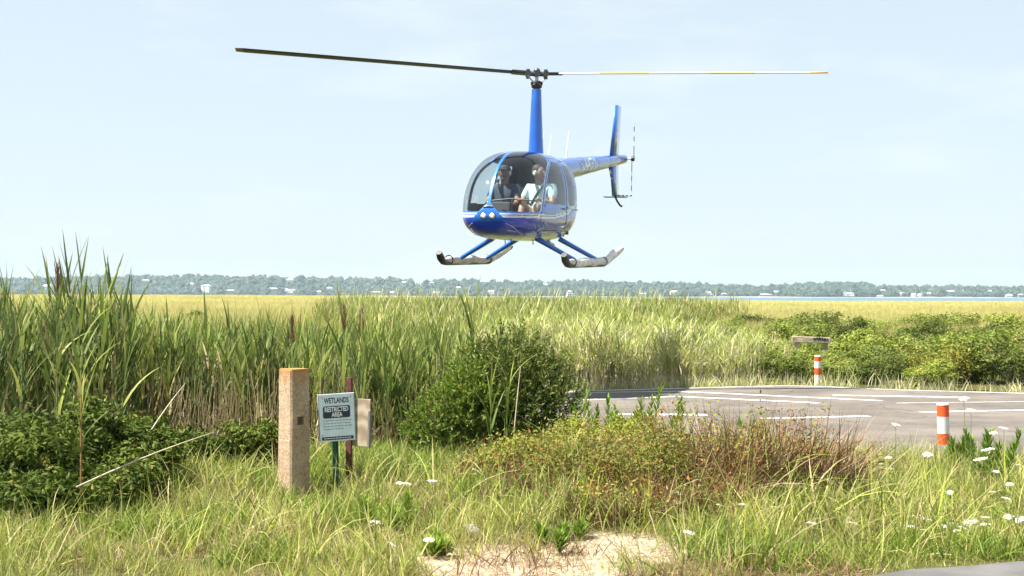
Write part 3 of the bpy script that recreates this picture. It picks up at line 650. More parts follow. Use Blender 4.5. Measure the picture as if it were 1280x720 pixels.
# cabin
MB().box((0.68, 0, 0.53), (2.1, 0.84, 0.05), bev=0.01).build('cabin_floor', m_liner, heli)
mb = MB(); mb.box((-0.38, 0, 1.13), (0.05, 0.92, 1.08), bev=0.01); mb.build('bulkhead', m_liner, heli)
for (x, yy) in ((0.72, 0.30), (0.72, -0.30), (-0.16, 0.30), (-0.16, -0.30)):
    seat = MB().box((x+0.10, yy, 0.72), (0.50, 0.50, 0.13), bev=0.035).build('seat', m_seat, heli)
    MB().box((x-0.17, yy, 1.06), (0.11, 0.48, 0.62), bev=0.04, rot=Euler((0, R(-10), 0))).build('backrest', m_seat, seat)
    MB().box((x+0.08, yy, 0.60), (0.42, 0.44, 0.12), bev=0.01).build('base', m_liner, seat)
mb = MB(); mb.box((1.72, 0, 0.72), (0.34, 0.22, 0.38), bev=0.03); mb.box((1.62, -0.02, 0.93), (0.10, 0.34, 0.20), bev=0.03, rot=Euler((0, R(-18), 0))); mb.build('instrument_console', m_panelm, heli)
mb = MB(); mb.tube([(1.18, 0, 0.55), (1.16, 0, 1.02), (1.12, 0, 1.10)], 0.016, 8).tube([(1.12, -0.42, 1.06), (1.12, 0, 1.10), (1.12, 0.42, 1.06)], 0.013, 8).tube([(1.12, -0.40, 1.06), (1.14, -0.40, 0.93)], 0.016, 8); mb.build('cyclic_stick', m_black, heli)
# mast fairing, swash plate, hub
mb = MB(); pts = [(-0.02, 0, 1.82), (-0.015, 0, 1.95), (-0.01, 0, 2.2), (0, 0, 2.6), (0, 0, 2.975)]; mb.tube(pts, [0.150, 0.138, 0.124, 0.104, 0.086], 28, squash=0.92); mb.build('mast_fairing', m_blue, heli)
mb = MB(); mb.tube([(0, 0, 2.95), (0, 0, 3.28)], 0.028, 14).build('mast', m_steel, heli)
mb = MB(); mb.tube([(0, 0, 2.985), (0, 0, 3.005), (0, 0, 3.04), (0, 0, 3.055)], [0.055, 0.09, 0.09, 0.06], 20).tube([(0, 0, 3.075), (0, 0, 3.09), (0, 0, 3.115)], [0.10, 0.105, 0.06], 20)
for a in (0.3, 2.4, 4.5): mb.box((0.095*math.cos(a), 0.095*math.sin(a), 3.075), (0.04, 0.03, 0.05), bev=0.006)
mb.build('swash_plate', m_black, heli)
# rotor: blade axis across the picture; angle of the line from hub to the picture-left tip, in helicopter axes
Minv = Mr.inverted()
hubw = Vector((0, 0, 3.235)); hub_world = heli.matrix_world @ hubw
tips = {}
for nm, px, py, Yt_ in (('l', 288, 62, 23.35), ('r', 1034, 90, 24.25)):
    v = Minv @ (at(px, py, Yt_)-hub_world); tips[nm] = v.normalized()*5.03
hubp = MB(); ax = tips['r'].copy(); ax.z = 0; ax.normalize(); per = Vector((-ax.y, ax.x, 0))
hubp.tube([hubw-ax*0.17, hubw+ax*0.17], 0.042, 12).tube([hubw-per*0.09, hubw+per*0.09], 0.05, 14).sphere(tuple(hubw+Vector((0, 0, 0.045))), (0.06, 0.06, 0.055))
for s in (-1, 1): hubp.tube([hubw+ax*s*0.15-per*0.085, hubw+ax*s*0.15+per*0.085], 0.05, 14).tube([hubw+ax*s*0.15+Vector((0, 0, -0.085)), hubw+ax*s*0.15+Vector((0, 0, 0.075))], 0.035, 10)
hubp.build('rotor_hub', plain('hub_dark_steel', (0.10, 0.10, 0.105), 0.35, metal=0.6, var=0.2, vscale=30), heli)
for s in (-1, 1):
    MB().tube([hubw+ax*s*0.05+per*s*0.085+Vector((0, 0, -0.17)), hubw+ax*s*0.17+per*s*0.13+Vector((0, 0, -0.05))], 0.012, 8).build('pitch_link', m_steel, heli)
def blade(tip, bands, mats, name, root_r=0.36, pitch=R(7)):
    d = tip.normalized(); up_ = Vector((0, 0, 1)); c = d.cross(up_).normalized(); n_ = c.cross(d).normalized()
    if n_.z < 0: n_ = -n_
    # chord direction pitched: leading edge up
    ch = (c*math.cos(pitch)+n_*math.sin(pitch)).normalized(); nn = d.cross(ch).normalized(); nn = nn if nn.z > 0 else -nn
    prof = [(-0.125, 0.0), (-0.06, 0.012), (0.04, 0.020), (0.10, 0.016), (0.128, 0.0), (0.10, -0.010), (0.04, -0.012), (-0.06, -0.006)]
    bm = bmesh.new(); rings = []
    for r_ in sorted({root_r, *[b[0] for b in bands], 5.03}):
        k = 1.0 if r_ > 0.6 else 0.75; k = 0.8 if r_ >= 5.02 else k
        rings.append((r_, [bm.verts.new(hubw+d*r_+ch*(x*k)+nn*z) for x, z in prof]))
    for (ra, A), (rb, B) in zip(rings, rings[1:]):
        mi_ = max((b for b in bands if b[0] <= ra+1e-6), key=lambda b: b[0])[1]
        for k in range(8):
            f = bm.faces.new((A[k], A[(k+1) % 8], B[(k+1) % 8], B[k])); f.material_index = mi_; f.smooth = True
    bm.faces.new(rings[0][1]); bm.faces.new(rings[-1][1]); bmesh.ops.recalc_face_normals(bm, faces=bm.faces[:])
    me = bpy.data.meshes.new(name); bm.to_mesh(me); bm.free()
    for m_ in mats: me.materials.append(m_)
    o = link(name, me, None, heli)
    MB().box(hubw+d*0.30, (0.26, 0.15, 0.055), rot=Matrix((d, ch, nn)).transposed().to_4x4(), bev=0.015).build('blade_grip', m_black, o)
    return o
blade(tips['l'], [(0.36, 0), (4.9, 1)], [m_bund, plain('blade_tip_brown', (0.20, 0.13, 0.08), 0.5)], 'rotor_blade', pitch=R(-9))['label'] = 'dark rotor blade pointing to the left'
blade(tips['r'], [(0.36, 0), (1.05, 1), (1.90, 0), (2.95, 2), (3.75, 0), (4.7, 2)], [m_white, m_yel, m_orange], 'rotor_blade', pitch=R(-6))['label'] = 'white rotor blade with yellow bands pointing to the right'
# tail boom
A0, A1 = Vector((-1.05, 0, 1.665)), Vector((-5.72, 0, 2.15)); ts = np.linspace(0, 1, 9); bd_ = A1-A0; brad = lambda t_: 0.215+(0.092-0.215)*t_
boom = MB().tube([A0+bd_*t_ for t_ in ts], [brad(t_) for t_ in ts], 32).build('tail_boom', m_blue, heli)
for t_ in (0.3, 0.5, 0.7, 0.88): MB().tube([A0+bd_*(t_-0.0012), A0+bd_*(t_+0.0012)], brad(t_)+0.0025, 32).build('joint_band', m_navyp, boom)
def on_boom(me, mat, t0, ang0, name):
    """wrap a flat lettering mesh round the boom's left side"""
    L_ = bd_.length; e1 = bd_.normalized(); e2 = Vector((0, 1, 0)); e3 = e2.cross(e1).normalized(); e3 = e3 if e3.z > 0 else -e3
    for v in me.vertices:
        t_ = t0+v.co.x/L_; r_ = brad(t_)+0.004; a = ang0+v.co.y/r_
        v.co = A0+bd_*t_+e2*math.cos(a)*r_+e3*math.sin(a)*r_
    me.materials.append(mat); return link(name, me, None, boom)
tm = text_mesh('N44FY', 0.36, 'registration', 1.18, 0.006)
bm = bmesh.new(); bm.from_mesh(tm); bmesh.ops.triangulate(bm, faces=bm.faces[:]); bmesh.ops.subdivide_edges(bm, edges=bm.edges[:], cuts=2); bm.to_mesh(tm); bm.free()
on_boom(tm, m_silver, 0.335, R(8), 'registration')
flag = MB()
for r_ in range(3): flag.poly([(-0.06+0.0, -0.036+r_*0.026, 0), (0.06, -0.036+r_*0.026, 0), (0.06, -0.022+r_*0.026, 0), (-0.06, -0.022+r_*0.026, 0)])
fm = flag.mesh('decal'); on_boom(fm, plain('flag_red', (0.55, 0.08, 0.07), 0.5), 0.90, R(-5), 'decal')
# fin, stabiliser, guards, skid
def fin(x0, z0, x1, z1, c0, c1, th_, name):
    mb = MB(); bm = mb.bm; prof = [(0.5, 0), (0.30, 0.5), (0.0, 0.42), (-0.5, 0.04), (-0.5, -0.04), (0.0, -0.42), (0.30, -0.5)]
    A = [bm.verts.new((x0+p*c0, q*th_, z0)) for p, q in prof]; B = [bm.verts.new((x1+p*c1, q*th_*0.7, z1)) for p, q in prof]; n = len(prof)
    for k in range(n): bm.faces.new((A[k], A[(k+1) % n], B[(k+1) % n], B[k])).smooth = True
    bm.faces.new(A); bm.faces.new(B); return mb.build(name, m_blue, heli)
bz = lambda x: 2.15+(x+5.72)*(-0.485/4.67)*1.0
fin(-4.98, 2.12, -5.24, 3.20, 0.66, 0.46, 0.09, 'upper_fin'); fin(-4.98, 2.08, -5.14, 1.36, 0.66, 0.48, 0.09, 'lower_fin')
MB().box((-5.16, 0.0, 1.345), (0.26, 0.44, 0.018), bev=0.004).build('stabilizer', m_black, heli)
def striped(a, b_, n, r_, name):
    a, b_ = Vector(a), Vector(b_); mb = MB()
    for i in range(n): mb.tube([a+(b_-a)*i/n, a+(b_-a)*(i+1)/n], r_, 8, mi=i % 2)
    return mb.build(name, [m_black, m_white], heli)
striped((-4.62, 0.0, 1.95), (-5.10, 0.0, 1.37), 8, 0.017, 'tail_strut'); striped((-5.22, 0.03, 1.38), (-5.90, 0.14, 1.40), 7, 0.014, 'rotor_guard')
MB().tube([(-5.12, 0, 1.36), (-5.21, 0.02, 1.27), (-5.34, 0.05, 1.18), (-5.42, 0.06, 1.17)], [0.020, 0.02, 0.02, 0.024], 8).build('tail_skid', m_black, heli)
MB().tube([A1-bd_.normalized()*0.02, A1+bd_.normalized()*0.10, A1+bd_.normalized()*0.16], [0.070, 0.06, 0.045], 14).build('tail_gearbox', m_black, heli)
gb = A1+bd_.normalized()*0.12
trh = gb+Vector((0, 0.17, 0)); MB().tube([gb, trh+Vector((0, 0.03, 0))], 0.017, 10).build('tail_rotor_shaft', m_steel, heli)
trb = MB(); trb.tube([trh-Vector((0, 0.03, 0)), trh+Vector((0, 0.03, 0))], 0.05, 12); hubt = trb.build('tail_rotor_hub', m_black, heli)
for s in (-1, 1):
    mb = MB(); segs = [0.05, 0.16, 0.26, 0.36, 0.46, 0.56, 0.66, 0.735]
    for i in range(7):
        mb.box(trh+Vector((0.02*s*((segs[i]+segs[i+1])/2), 0.02*s, s*(segs[i]+segs[i+1])/2)), (0.115, 0.013, segs[i+1]-segs[i]), rot=Euler((0, 0, R(16))), mi=(0, 0, 1, 0, 1, 0, 1)[i])
    mb.build('tail_rotor_blade', [m_bund, m_white], heli)
# lit beacon and whip antennas
be = MB().tube([A0+bd_*0.80+Vector((0, 0, 0.105)), A0+bd_*0.80+Vector((0, 0, 0.135)), A0+bd_*0.80+Vector((0, 0, 0.165))], [0.035, 0.035, 0.018], 14)
be.build('beacon', plain('beacon_lit', (0.9, 0.2, 0.35), 0.3, var=0, emit=(1.0, 0.30, 0.55), est=1.6), heli)
for (x, l, r_) in ((-0.30, 0.42, 0.004), (-0.72, 0.42, 0.009), (-1.75, 0.50, 0.009)):
    z = float(f_top(max(x, -1.4)))-0.01 if x > -1.2 else (A0+bd_*((-1.05-x)/4.67)).z+0.185
    MB().tube([(x, 0, z), (x-0.05, 0, z+l*0.5), (x-0.13, 0, z+l)], [r_*1.5, r_, r_*0.4], 8).build('antenna', m_white, heli)
# skids with stowed float covers
for s in (-1, 1):
    y = 1.05*s
    sk = MB().tube([(1.66, y, 0.215), (1.58, y, 0.13), (1.48, y, 0.070), (1.35, y, 0.046), (0.4, y, 0.04), (-0.62, y, 0.04), (-0.85, y, 0.085), (-1.80, y, 0.300), (-1.87, y, 0.315)], [0.050, 0.062, 0.056, 0.042, 0.038, 0.038, 0.036, 0.034, 0.02], 12).build('skid', m_black, heli)
    pts, rad = [], []
    for t_ in np.linspace(0, 1, 34):
        x = 1.40-(1.40+1.78)*t_; zc = np.interp(x, [-1.8, -0.66, 1.2, 1.45], [0.335, 0.085, 0.088, 0.105]); k = min(1, t_*9+0.35, (1-t_)*8+0.35)
        pts.append((x, y+0.012*math.sin(9*t_), zc+0.010*math.sin(23*t_+s))); rad.append((0.070+0.004*math.sin(31*t_+s)+RNG.normal(0, 0.0015))*k)
    MB().tube(pts, rad, 16).build('float_cover', m_bag, sk)
    for x in (1.22, -0.6): MB().tube([(x-0.012, y, 0.095), (x+0.012, y, 0.095)], 0.078, 16).build('strap', m_black, sk)
    for xf, xt in ((0.83, 0.98), (-0.45, -0.25)):
        MB().tube([(xt, 0.36*s, 0.47), (xt*0.5+xf*0.5, 0.70*s, 0.28), (xf, 1.045*s, 0.09)], [0.045, 0.038, 0.034], 12, squash=1.25).build('skid_strut', m_blue, heli)
# belly plumbing
MB().tube([(-0.35, 0.12, 0.46), (-0.42, 0.14, 0.38), (-0.55, 0.16, 0.36)], 0.035, 10).build('exhaust', m_steel, heli)
for x, y in ((1.45, 0.1), (0.9, -0.2), (0.6, 0.18)): MB().tube([(x, y, 0.44), (x-0.02, y, 0.36)], 0.008, 6).build('belly_antenna', m_black, heli)

# ------------------------------------------------------------------ the two people in the front seats
m_skin = plain('skin', (0.34, 0.17, 0.105), 0.55, var=0.05); m_skin2 = plain('skin_tan', (0.20, 0.10, 0.065), 0.55, var=0.05); m_hair = plain('dark_hair', (0.03, 0.02, 0.014), 0.6); m_shirt = plain('pale_aqua_shirt', (0.50, 0.66, 0.66), 0.8, var=0.06); m_shirt2 = plain('slate_shirt', (0.035, 0.045, 0.07), 0.8); m_short = plain('cream_shorts', (0.66, 0.58, 0.45), 0.85); m_trous = plain('dark_trousers', (0.05, 0.055, 0.07), 0.85); m_ear = plain('headset_cup', (0.62, 0.66, 0.52), 0.5); m_eye = plain('eye_dark', (0.02, 0.02, 0.02), 0.3); m_cap = plain('dark_cap', (0.03, 0.035, 0.05), 0.8)
def skin_obj(name, chains, mat, parent, root_first=True, sub=2):
    """one surface grown round connected joints; chains = lists of (point, radius), shared joints by equal coordinates"""
    bm = bmesh.new(); lay = bm.verts.layers.skin.verify(); seen = {}
    def vert(p, r_):
        key = tuple(round(c, 4) for c in p)
        if key not in seen:
            v = bm.verts.new(p); v[lay].radius = (r_ if not hasattr(r_, '__len__') else r_[0], r_ if not hasattr(r_, '__len__') else r_[1]); v[lay].use_root = len(seen) == 0; seen[key] = v
        return seen[key]
    for ch in chains:
        for (p0, r0), (p1, r1) in zip(ch, ch[1:]):
            a, b = vert(p0, r0), vert(p1, r1)
            if a is not b and not bm.edges.get((a, b)): bm.edges.new((a, b))
    me = bpy.data.meshes.new(name); bm.to_mesh(me); bm.free(); me.materials.append(mat); o = link(name, me, None, parent)
    sk = o.modifiers.new('skin', 'SKIN'); sk.use_smooth_shade = True; su = o.modifiers.new('sub', 'SUBSURF'); su.levels = sub; su.render_levels = sub
    return o
def person(side, label, skin, shirt, legs, shorts, turn, hand_l, hand_r, cap=None):
    y0 = 0.30*side; root = empty('person'); tag(root, label, 'person', 'people in the helicopter')
    root.matrix_world = heli.matrix_world @ Matrix.Translation((0.70, y0, 0.79))
    Hp = (0, 0, 0.06); ch = [(Hp, 0.145), ((-0.03, 0, 0.24), 0.140), ((-0.07, 0, 0.45), (0.17, 0.13)), ((-0.06, 0, 0.545), 0.095), ((-0.03, 0, 0.60), 0.064), ((-0.005, 0, 0.67), 0.075), ((0.0, 0, 0.75), 0.098), ((-0.01, 0, 0.83), 0.068)]
    chains = [ch]; shc = [[(Hp, 0.155), ((-0.03, 0, 0.24), 0.158), ((-0.07, 0, 0.45), (0.19, 0.15)), ((-0.06, 0, 0.55), 0.105)]]
    lg = []
    for s in (-1, 1):
        hip = (0.06, 0.095*s, 0.045); kn = (0.46, 0.125*s, 0.20); an = (0.62, 0.115*s, -0.20); to = (0.78, 0.125*s, -0.225)
        chains.append([(Hp, 0.145), (hip, 0.092), ((0.26, 0.11*s, 0.135), 0.082), (kn, 0.060), ((0.53, 0.122*s, 0.02), 0.056), (an, 0.040), (to, 0.036)])
        lg.append([(Hp, 0.15), (hip, 0.104), ((0.24, 0.108*s, 0.125), 0.098), ((0.33, 0.112*s, 0.160), 0.090)] if shorts else [(Hp, 0.15), (hip, 0.104), ((0.26, 0.11*s, 0.135), 0.094), (kn, 0.074), ((0.53, 0.122*s, 0.02), 0.068), ((0.60, 0.116*s, -0.17), 0.056)])
        sh = (-0.06, 0.185*s, 0.50); hand = hand_l if s > 0 else hand_r; el = (0.05 if hand[0] < 0.3 else 0.12, 0.26*s, 0.24)
        hv = Vector(hand); fwd = (hv-Vector(el)).normalized()
        chains.append([((-0.07, 0, 0.45), (0.17, 0.13)), (sh, 0.072), ((0.0, 0.235*s, 0.37), 0.056), (el, 0.044), (tuple((Vector(el)+hv)/2), 0.040), (tuple(hv-fwd*0.05), 0.028)])
        shc.append([((-0.07, 0, 0.45), (0.19, 0.15)), (sh, 0.090), ((0.0, 0.235*s, 0.37), 0.076), ((0.02, 0.245*s, 0.31), 0.072)])
        # palm and five fingers, each its own chain rooted in the palm
        w_ = hv-fwd*0.05; palm = hv+fwd*0.02; chains.append([(tuple(w_), 0.028), (tuple(palm), (0.036, 0.020))])
        sd_ = fwd.cross(Vector((0, 0, 1))).normalized()
        for f_, (off, ln) in enumerate(((-0.030, 0.060), (-0.011, 0.072), (0.010, 0.068), (0.029, 0.052))):
            k0 = palm+fwd*0.025+sd_*off; k1 = k0+fwd*ln*0.55+Vector((0, 0, -0.008)); k2 = k1+fwd*ln*0.25+Vector((0, 0, -ln*0.45)); chains.append([(tuple(palm), (0.036, 0.020)), (tuple(k0), 0.0095), (tuple(k1), 0.0085), (tuple(k2), 0.0075)])
        tb = hv+sd_*(-0.030*s)*1.0; chains.append([(tuple(w_), 0.028), (tuple(tb+fwd*0.005), 0.012), (tuple(tb+fwd*0.045+sd_*(-0.018*s)), 0.009)])
    # main chain must start at the pelvis
    body_ = skin_obj('body', chains, skin, root)
    skin_obj('shirt', shc, shirt, root); skin_obj('shorts' if shorts else 'trousers', lg, legs, root)
    hc = Vector((0.0, 0, 0.745)); Rz = Matrix.Rotation(turn, 3, 'Z'); P_ = lambda x, y, z: hc+Rz @ Vector((x, y, z))
    face = MB(); face.sphere(P_(0.028, 0, -0.005), (0.088, 0.074, 0.115), 18, 14); face.tube([P_(0.108, 0, 0.025), P_(0.125, 0, -0.005), P_(0.136, 0, -0.022), P_(0.112, 0, -0.030)], [0.010, 0.013, 0.017, 0.010], 8).sphere(P_(0.075, 0, -0.092), (0.032, 0.034, 0.026))
    for s in (-1, 1): face.sphere(P_(-0.005, 0.078*s, -0.005), (0.018, 0.012, 0.030), 10, 8)
    face.build('face', skin, root)
    ft = MB()
    for s in (-1, 1): ft.sphere(P_(0.108, 0.032*s, 0.022), (0.010, 0.014, 0.008), 8, 6)
    ft.sphere(P_(0.110, 0, -0.058), (0.010, 0.026, 0.006), 8, 6); ft.build('eyes_and_mouth', m_eye, root)
    hr = MB(); hr.sphere(P_(-0.026, 0, 0.038), (0.112, 0.104, 0.112), 18, 14); hr.build('hair', m_hair, root)
    if cap:
        cp = MB(); cp.sphere(P_(0.0, 0, 0.068), (0.108, 0.092, 0.072), 18, 12).box(P_(0.125, 0, 0.062), (0.11, 0.13, 0.012), rot=Euler((0, R(8), turn)), bev=0.004); cp.build('cap', cap, root)
    hs = MB(); 
    for s in (-1, 1): hs.tube([P_(0.0, 0.080*s, 0.0), P_(0.0, 0.098*s, 0.0), P_(0.0, 0.112*s, 0.0)], [0.044, 0.046, 0.034], 16)
    hs.build('headset_cups', m_ear, root)
    bd2 = MB(); bd2.tube([P_(0, math.sin(a)*0.105, 0.02+math.cos(a)*0.125) for a in np.linspace(-1.5, 1.5, 13)], 0.011, 8); bd2.tube([P_(0.02, 0.10, -0.02), P_(0.09, 0.085, -0.055), P_(0.125, 0.03, -0.065)], [0.005, 0.005, 0.010], 6); bd2.build('headset_band', m_black, root)
    # shoulder belt
    sb = side; mb = MB(); pts = [(-0.12, 0.14*sb, 0.64), (0.02, 0.11*sb, 0.58), (0.095, 0.03*sb, 0.43), (0.135, -0.06*sb, 0.25), (0.14, -0.15*sb, 0.12)]
    for a, b_ in zip(pts, pts[1:]):
        a, b_ = Vector(a), Vector(b_); d = (b_-a); mb.box((a+b_)/2+Vector((0.012, 0, 0)), (0.010, 0.048, d.length*1.06), rot=Vector((0, 0, 1)).rotation_difference(d).to_matrix().to_4x4())
    mb.build('seat_belt', m_black, root)
    for s in (-1, 1):
        mb = MB(); mb.sphere((0.70, 0.12*s, -0.225), (0.135, 0.050, 0.042)).sphere((0.62, 0.115*s, -0.205), (0.05, 0.045, 0.06)); mb.build('shoe', m_white if shorts else m_black, root)
    return root
person(1, 'passenger in pale aqua shirt and shorts, head turned aside, behind the windshield', m_skin, m_shirt, m_short, True, R(62), (0.36, 0.13, 0.30), (0.44, -0.17, 0.30))
person(-1, 'pilot in dark shirt and dark cap behind the glaring half of the windshield', m_skin2, m_shirt2, m_trous, False, R(10), (0.30, 0.20, 0.20), (0.40, -0.08, 0.22), m_cap)

# ================================================================== PLANTS
U = RNG.uniform
foliage('reed_leaf', (0.105, 0.165, 0.022), (0.255, 0.310, 0.062), (0.4200, 0.3360, 0.1596), trans=0.35, inst=0.30)
foliage('reed_dark', (0.0504, 0.0966, 0.0185), (0.1218, 0.1764, 0.0353), (0.3024, 0.2352, 0.1092), trans=0.31, inst=0.30)
foliage('reed_straw', (0.3024, 0.2436, 0.1260), (0.4200, 0.3528, 0.2016), (0.1848, 0.1260, 0.0672), trans=0.12, inst=0.25)
foliage('reed_pale', (0.235, 0.300, 0.055), (0.40, 0.43, 0.115), (0.66, 0.58, 0.40), trans=0.33, inst=0.22)
foliage('meadow_grass', (0.325, 0.335, 0.085), (0.485, 0.455, 0.160), (0.55, 0.47, 0.23), trans=0.35, inst=0.18, patch=(0.330, 0.285, 0.090), pscale=0.03)
foliage('verge_grass', (0.145, 0.210, 0.022), (0.345, 0.375, 0.068), (0.50, 0.41, 0.21), trans=0.35, inst=0.35, patch=(0.245, 0.300, 0.048), pscale=0.8)
foliage('heath_twig', (0.1092, 0.0504, 0.0286), (0.2100, 0.1092, 0.0630), (0.3360, 0.2436, 0.1428), trans=0.09, inst=0.2)
foliage('heath_leaf', (0.1260, 0.1596, 0.0168), (0.2772, 0.2772, 0.0378), (0.3024, 0.1428, 0.0420), trans=0.27, inst=0.2)
foliage('bayberry_leaf', (0.0187, 0.0374, 0.0051), (0.1190, 0.1615, 0.0187), (0.2380, 0.2210, 0.0425), trans=0.23, rough=0.55, spec=0.12, inst=0.15)
foliage('cedar_leaf', (0.030, 0.056, 0.009), (0.155, 0.195, 0.028), (0.1680, 0.1428, 0.0504), trans=0.20, inst=0.15)
foliage('juniper_leaf', (0.1008, 0.1680, 0.0168), (0.1932, 0.2604, 0.0336), (0.2100, 0.1680, 0.0588), trans=0.27, inst=0.15)
foliage('shrub_leaf', (0.085, 0.125, 0.0165), (0.245, 0.290, 0.0440), (0.3528, 0.2940, 0.1008), trans=0.31, inst=0.42)
foliage('shrub_yellow', (0.1932, 0.1932, 0.0294), (0.3024, 0.2688, 0.0420), (0.3360, 0.2772, 0.0840), trans=0.31, inst=0.1)
foliage('weed_leaf', (0.1092, 0.1848, 0.0168), (0.2184, 0.3024, 0.0378), (0.2520, 0.2184, 0.0672), trans=0.31, inst=0.2)
foliage('seed_head', (0.1092, 0.0504, 0.0336), (0.1848, 0.1008, 0.0630), (0.2520, 0.1680, 0.1008), trans=0.20, inst=0.2)
foliage('umbel_white', (0.78, 0.77, 0.70), (0.86, 0.85, 0.78), (0.70, 0.66, 0.42), trans=0.25, inst=0.06)
plain('bark', (0.12, 0.095, 0.075), 0.9, var=0.25, vscale=30)
plain('grey_twig', (0.26, 0.22, 0.19), 0.9, var=0.2, vscale=30)
plain('brown_stem', (0.30, 0.15, 0.06), 0.7, var=0.2, vscale=30)
plain('pale_stem', (0.50, 0.42, 0.30), 0.8, var=0.15, vscale=30)
plain('green_stem', (0.13, 0.19, 0.04), 0.7, var=0.15, vscale=30)
M = MATS

def reed_clump(n, H, spread, mat, leaf_n=8, lw=0.043, ll=0.58, dry_p=0.12, plume_p=0.0, hvar=0.22, droop=0.7, straw=0.45):
    P = np.stack([RNG.normal(0, spread, n), RNG.normal(0, spread, n), np.zeros(n)], 1)
    hd = U(0, 6.283, n); tl = np.abs(RNG.normal(0, 0.07, n)); h = H*(1+RNG.normal(0, hvar*0.6, n)).clip(0.5, 1.4)
    dr = (RNG.random(n) < straw).astype(float)
    st = stalks(P, hd, tl, h*0.92, 0.0055, dry=np.maximum(dr, 0.35))
    d = np.stack([np.sin(tl)*np.cos(hd), np.sin(tl)*np.sin(hd), np.cos(tl)], 1)
    k = leaf_n; tt = np.sort(U(0.22, 0.93, (n, k)), 1)
    LP = (P[:, None]+d[:, None]*(tt*h[:, None]*0.95)[..., None]).reshape(-1, 3)
    lh = (U(0, 6.283, n)[:, None]+np.arange(k)*2.6+RNG.normal(0, 0.4, (n, k))).ravel()
    top = tt.ravel()
    L = ll*(0.65+0.5*U(0, 1, n*k))*np.repeat(h/H, k)*(1.05-0.25*np.abs(top-0.6))
    ld = np.where(RNG.random(n*k) < dry_p+0.35*(top < 0.38), U(0.5, 1, n*k), 0.12*U(0, 1, n*k))
    lv = ribbons(LP, lh, U(0.08, 0.34, n*k)+0.22*(1-top), U(0.0, droop*0.8, n*k), L, lw*U(0.7, 1.25, n*k), 4, twist=RNG.normal(0, 0.5, n*k), dry=ld)
    parts = [st, lv]
    if plume_p:
        pk = np.where(RNG.random(n) < plume_p)[0]
        for i in pk:
            tip = P[i]+d[i]*h[i]*0.92; m_ = 26
            parts.append(ribbons(np.tile(tip, (m_, 1))+np.stack([0*np.arange(m_), 0*np.arange(m_), U(-0.02, 0.16, m_)], 1), U(0, 6.28, m_), U(0.05, 0.3, m_), U(0, 0.4, m_), U(0.06, 0.13, m_), 0.012, 2, dry=1.0))
    V, q, t_, c = join(*parts)
    return npmesh('reed_clump', V, q, t_, c, mat=M[mat])
def pts_in(n, x0, x1, y0, y1, test=None, ypow=1.0):
    out = []
    X = U(x0, x1, n); Y = y0+(y1-y0)*RNG.random(n)**ypow
    if test is not None: k = test(X, Y); X, Y = X[k], Y[k]
    return np.stack([X, Y, gz(X, Y)-0.01], 1)
PADP = np.array(pad_pts)
def in_pad(X, Y, grow=0.0):
    c = PADP.mean(0); pp = c+(PADP-c)*(1+grow/6.0); ins = np.zeros(len(X), bool); j = len(pp)-1
    for i in range(len(pp)):
        a, b = pp[i], pp[j]; k = (a[1] > Y) != (b[1] > Y)
        ins ^= k & (X < (b[0]-a[0])*(Y-a[1])/(b[1]-a[1]+1e-12)+a[0]); j = i
    return ins

def xr(px, Y): return (px-640)*Y/FPX      # world x at a photograph column and depth
# -- reed bed behind the signs ---------------------------------------
nearR = [reed_clump(8, 1.38, 0.17, 'reed_leaf', plume_p=0.015) for _ in range(6)]+[reed_clump(8, 1.38, 0.17, 'reed_dark', leaf_n=10) for _ in range(3)]
p = pts_in(1500, -8.8, 0.1, 14.3, 27.5, lambda X, Y: (X > xr(-60, Y)) & (X < xr(575, Y)) & (Y > 14.2+0.25*np.sin(X*3)), 1.25)
scatter('reed_bed', p, nearR, scl=((0.38+0.36*RNG.random(len(p))**0.8)*(1+0.30*np.clip((250-(p[:, 0]*FPX/p[:, 1]+640))/110, 0, 1)*np.clip((18-p[:, 1])/3, 0, 1))*(1-0.06*np.clip((p[:, 1]-17)/8, 0, 1))), tilt=0.05, label='dense green reed bed behind the concrete post and signs', cat='reeds')
# -- taller darker reeds at the picture's left
tallR = [reed_clump(7, 2.02, 0.16, 'reed_dark', leaf_n=10, ll=0.64, lw=0.046, plume_p=0.02, hvar=0.2, droop=0.6) for _ in range(5)]+[reed_clump(7, 2.0, 0.16, 'reed_leaf', leaf_n=10, ll=0.64, lw=0.046) for _ in range(2)]
p = pts_in(165, -6.4, -3.0, 12.3, 17.5, lambda X, Y: (X > xr(-70, Y)) & (X < xr(150+14*np.sin(Y*5), Y)))
sx_ = (p[:, 0]*FPX/p[:, 1]+640); s = U(0.56, 0.75, len(p))*np.where((sx_ > 62) & (sx_ < 130), 1.0, 0.92)
scatter('tall_reeds', p, tallR, scl=s, tilt=0.04, label='tall dark green reeds rising above the skyline behind dark bushes', cat='reeds')
# -- straw coloured dead stalks low in the beds
deadR = []
for _ in range(4):
    n = 16; P0 = np.stack([RNG.normal(0, 0.2, n), RNG.normal(0, 0.2, n), np.zeros(n)], 1)
    a = stalks(P0, U(0, 6.28, n), np.abs(RNG.normal(0, 0.13, n)), U(0.45, 1.15, n), 0.006); m_ = 12
    b = ribbons(P0[:m_]+np.array([0, 0, 0.25]), U(0, 6.28, m_), U(0.3, 1.2, m_), U(0.2, 1.2, m_), U(0.2, 0.45, m_), 0.018, 3, dry=0.3)
    V, q, t_, c = join(a, b); deadR.append(npmesh('dead_stalks', V, q, t_, c, mat=M['reed_straw']))
p = pts_in(900, -8.8, 0.4, 13.9, 18.5, lambda X, Y: (X > xr(-60, Y)) & (X < xr(600, Y)))
scatter('dead_reed_stalks', p, deadR, scl=U(0.6, 1.0, len(p)), tilt=0.1, label='straw coloured dead stalks among the reed stems', cat='reeds')
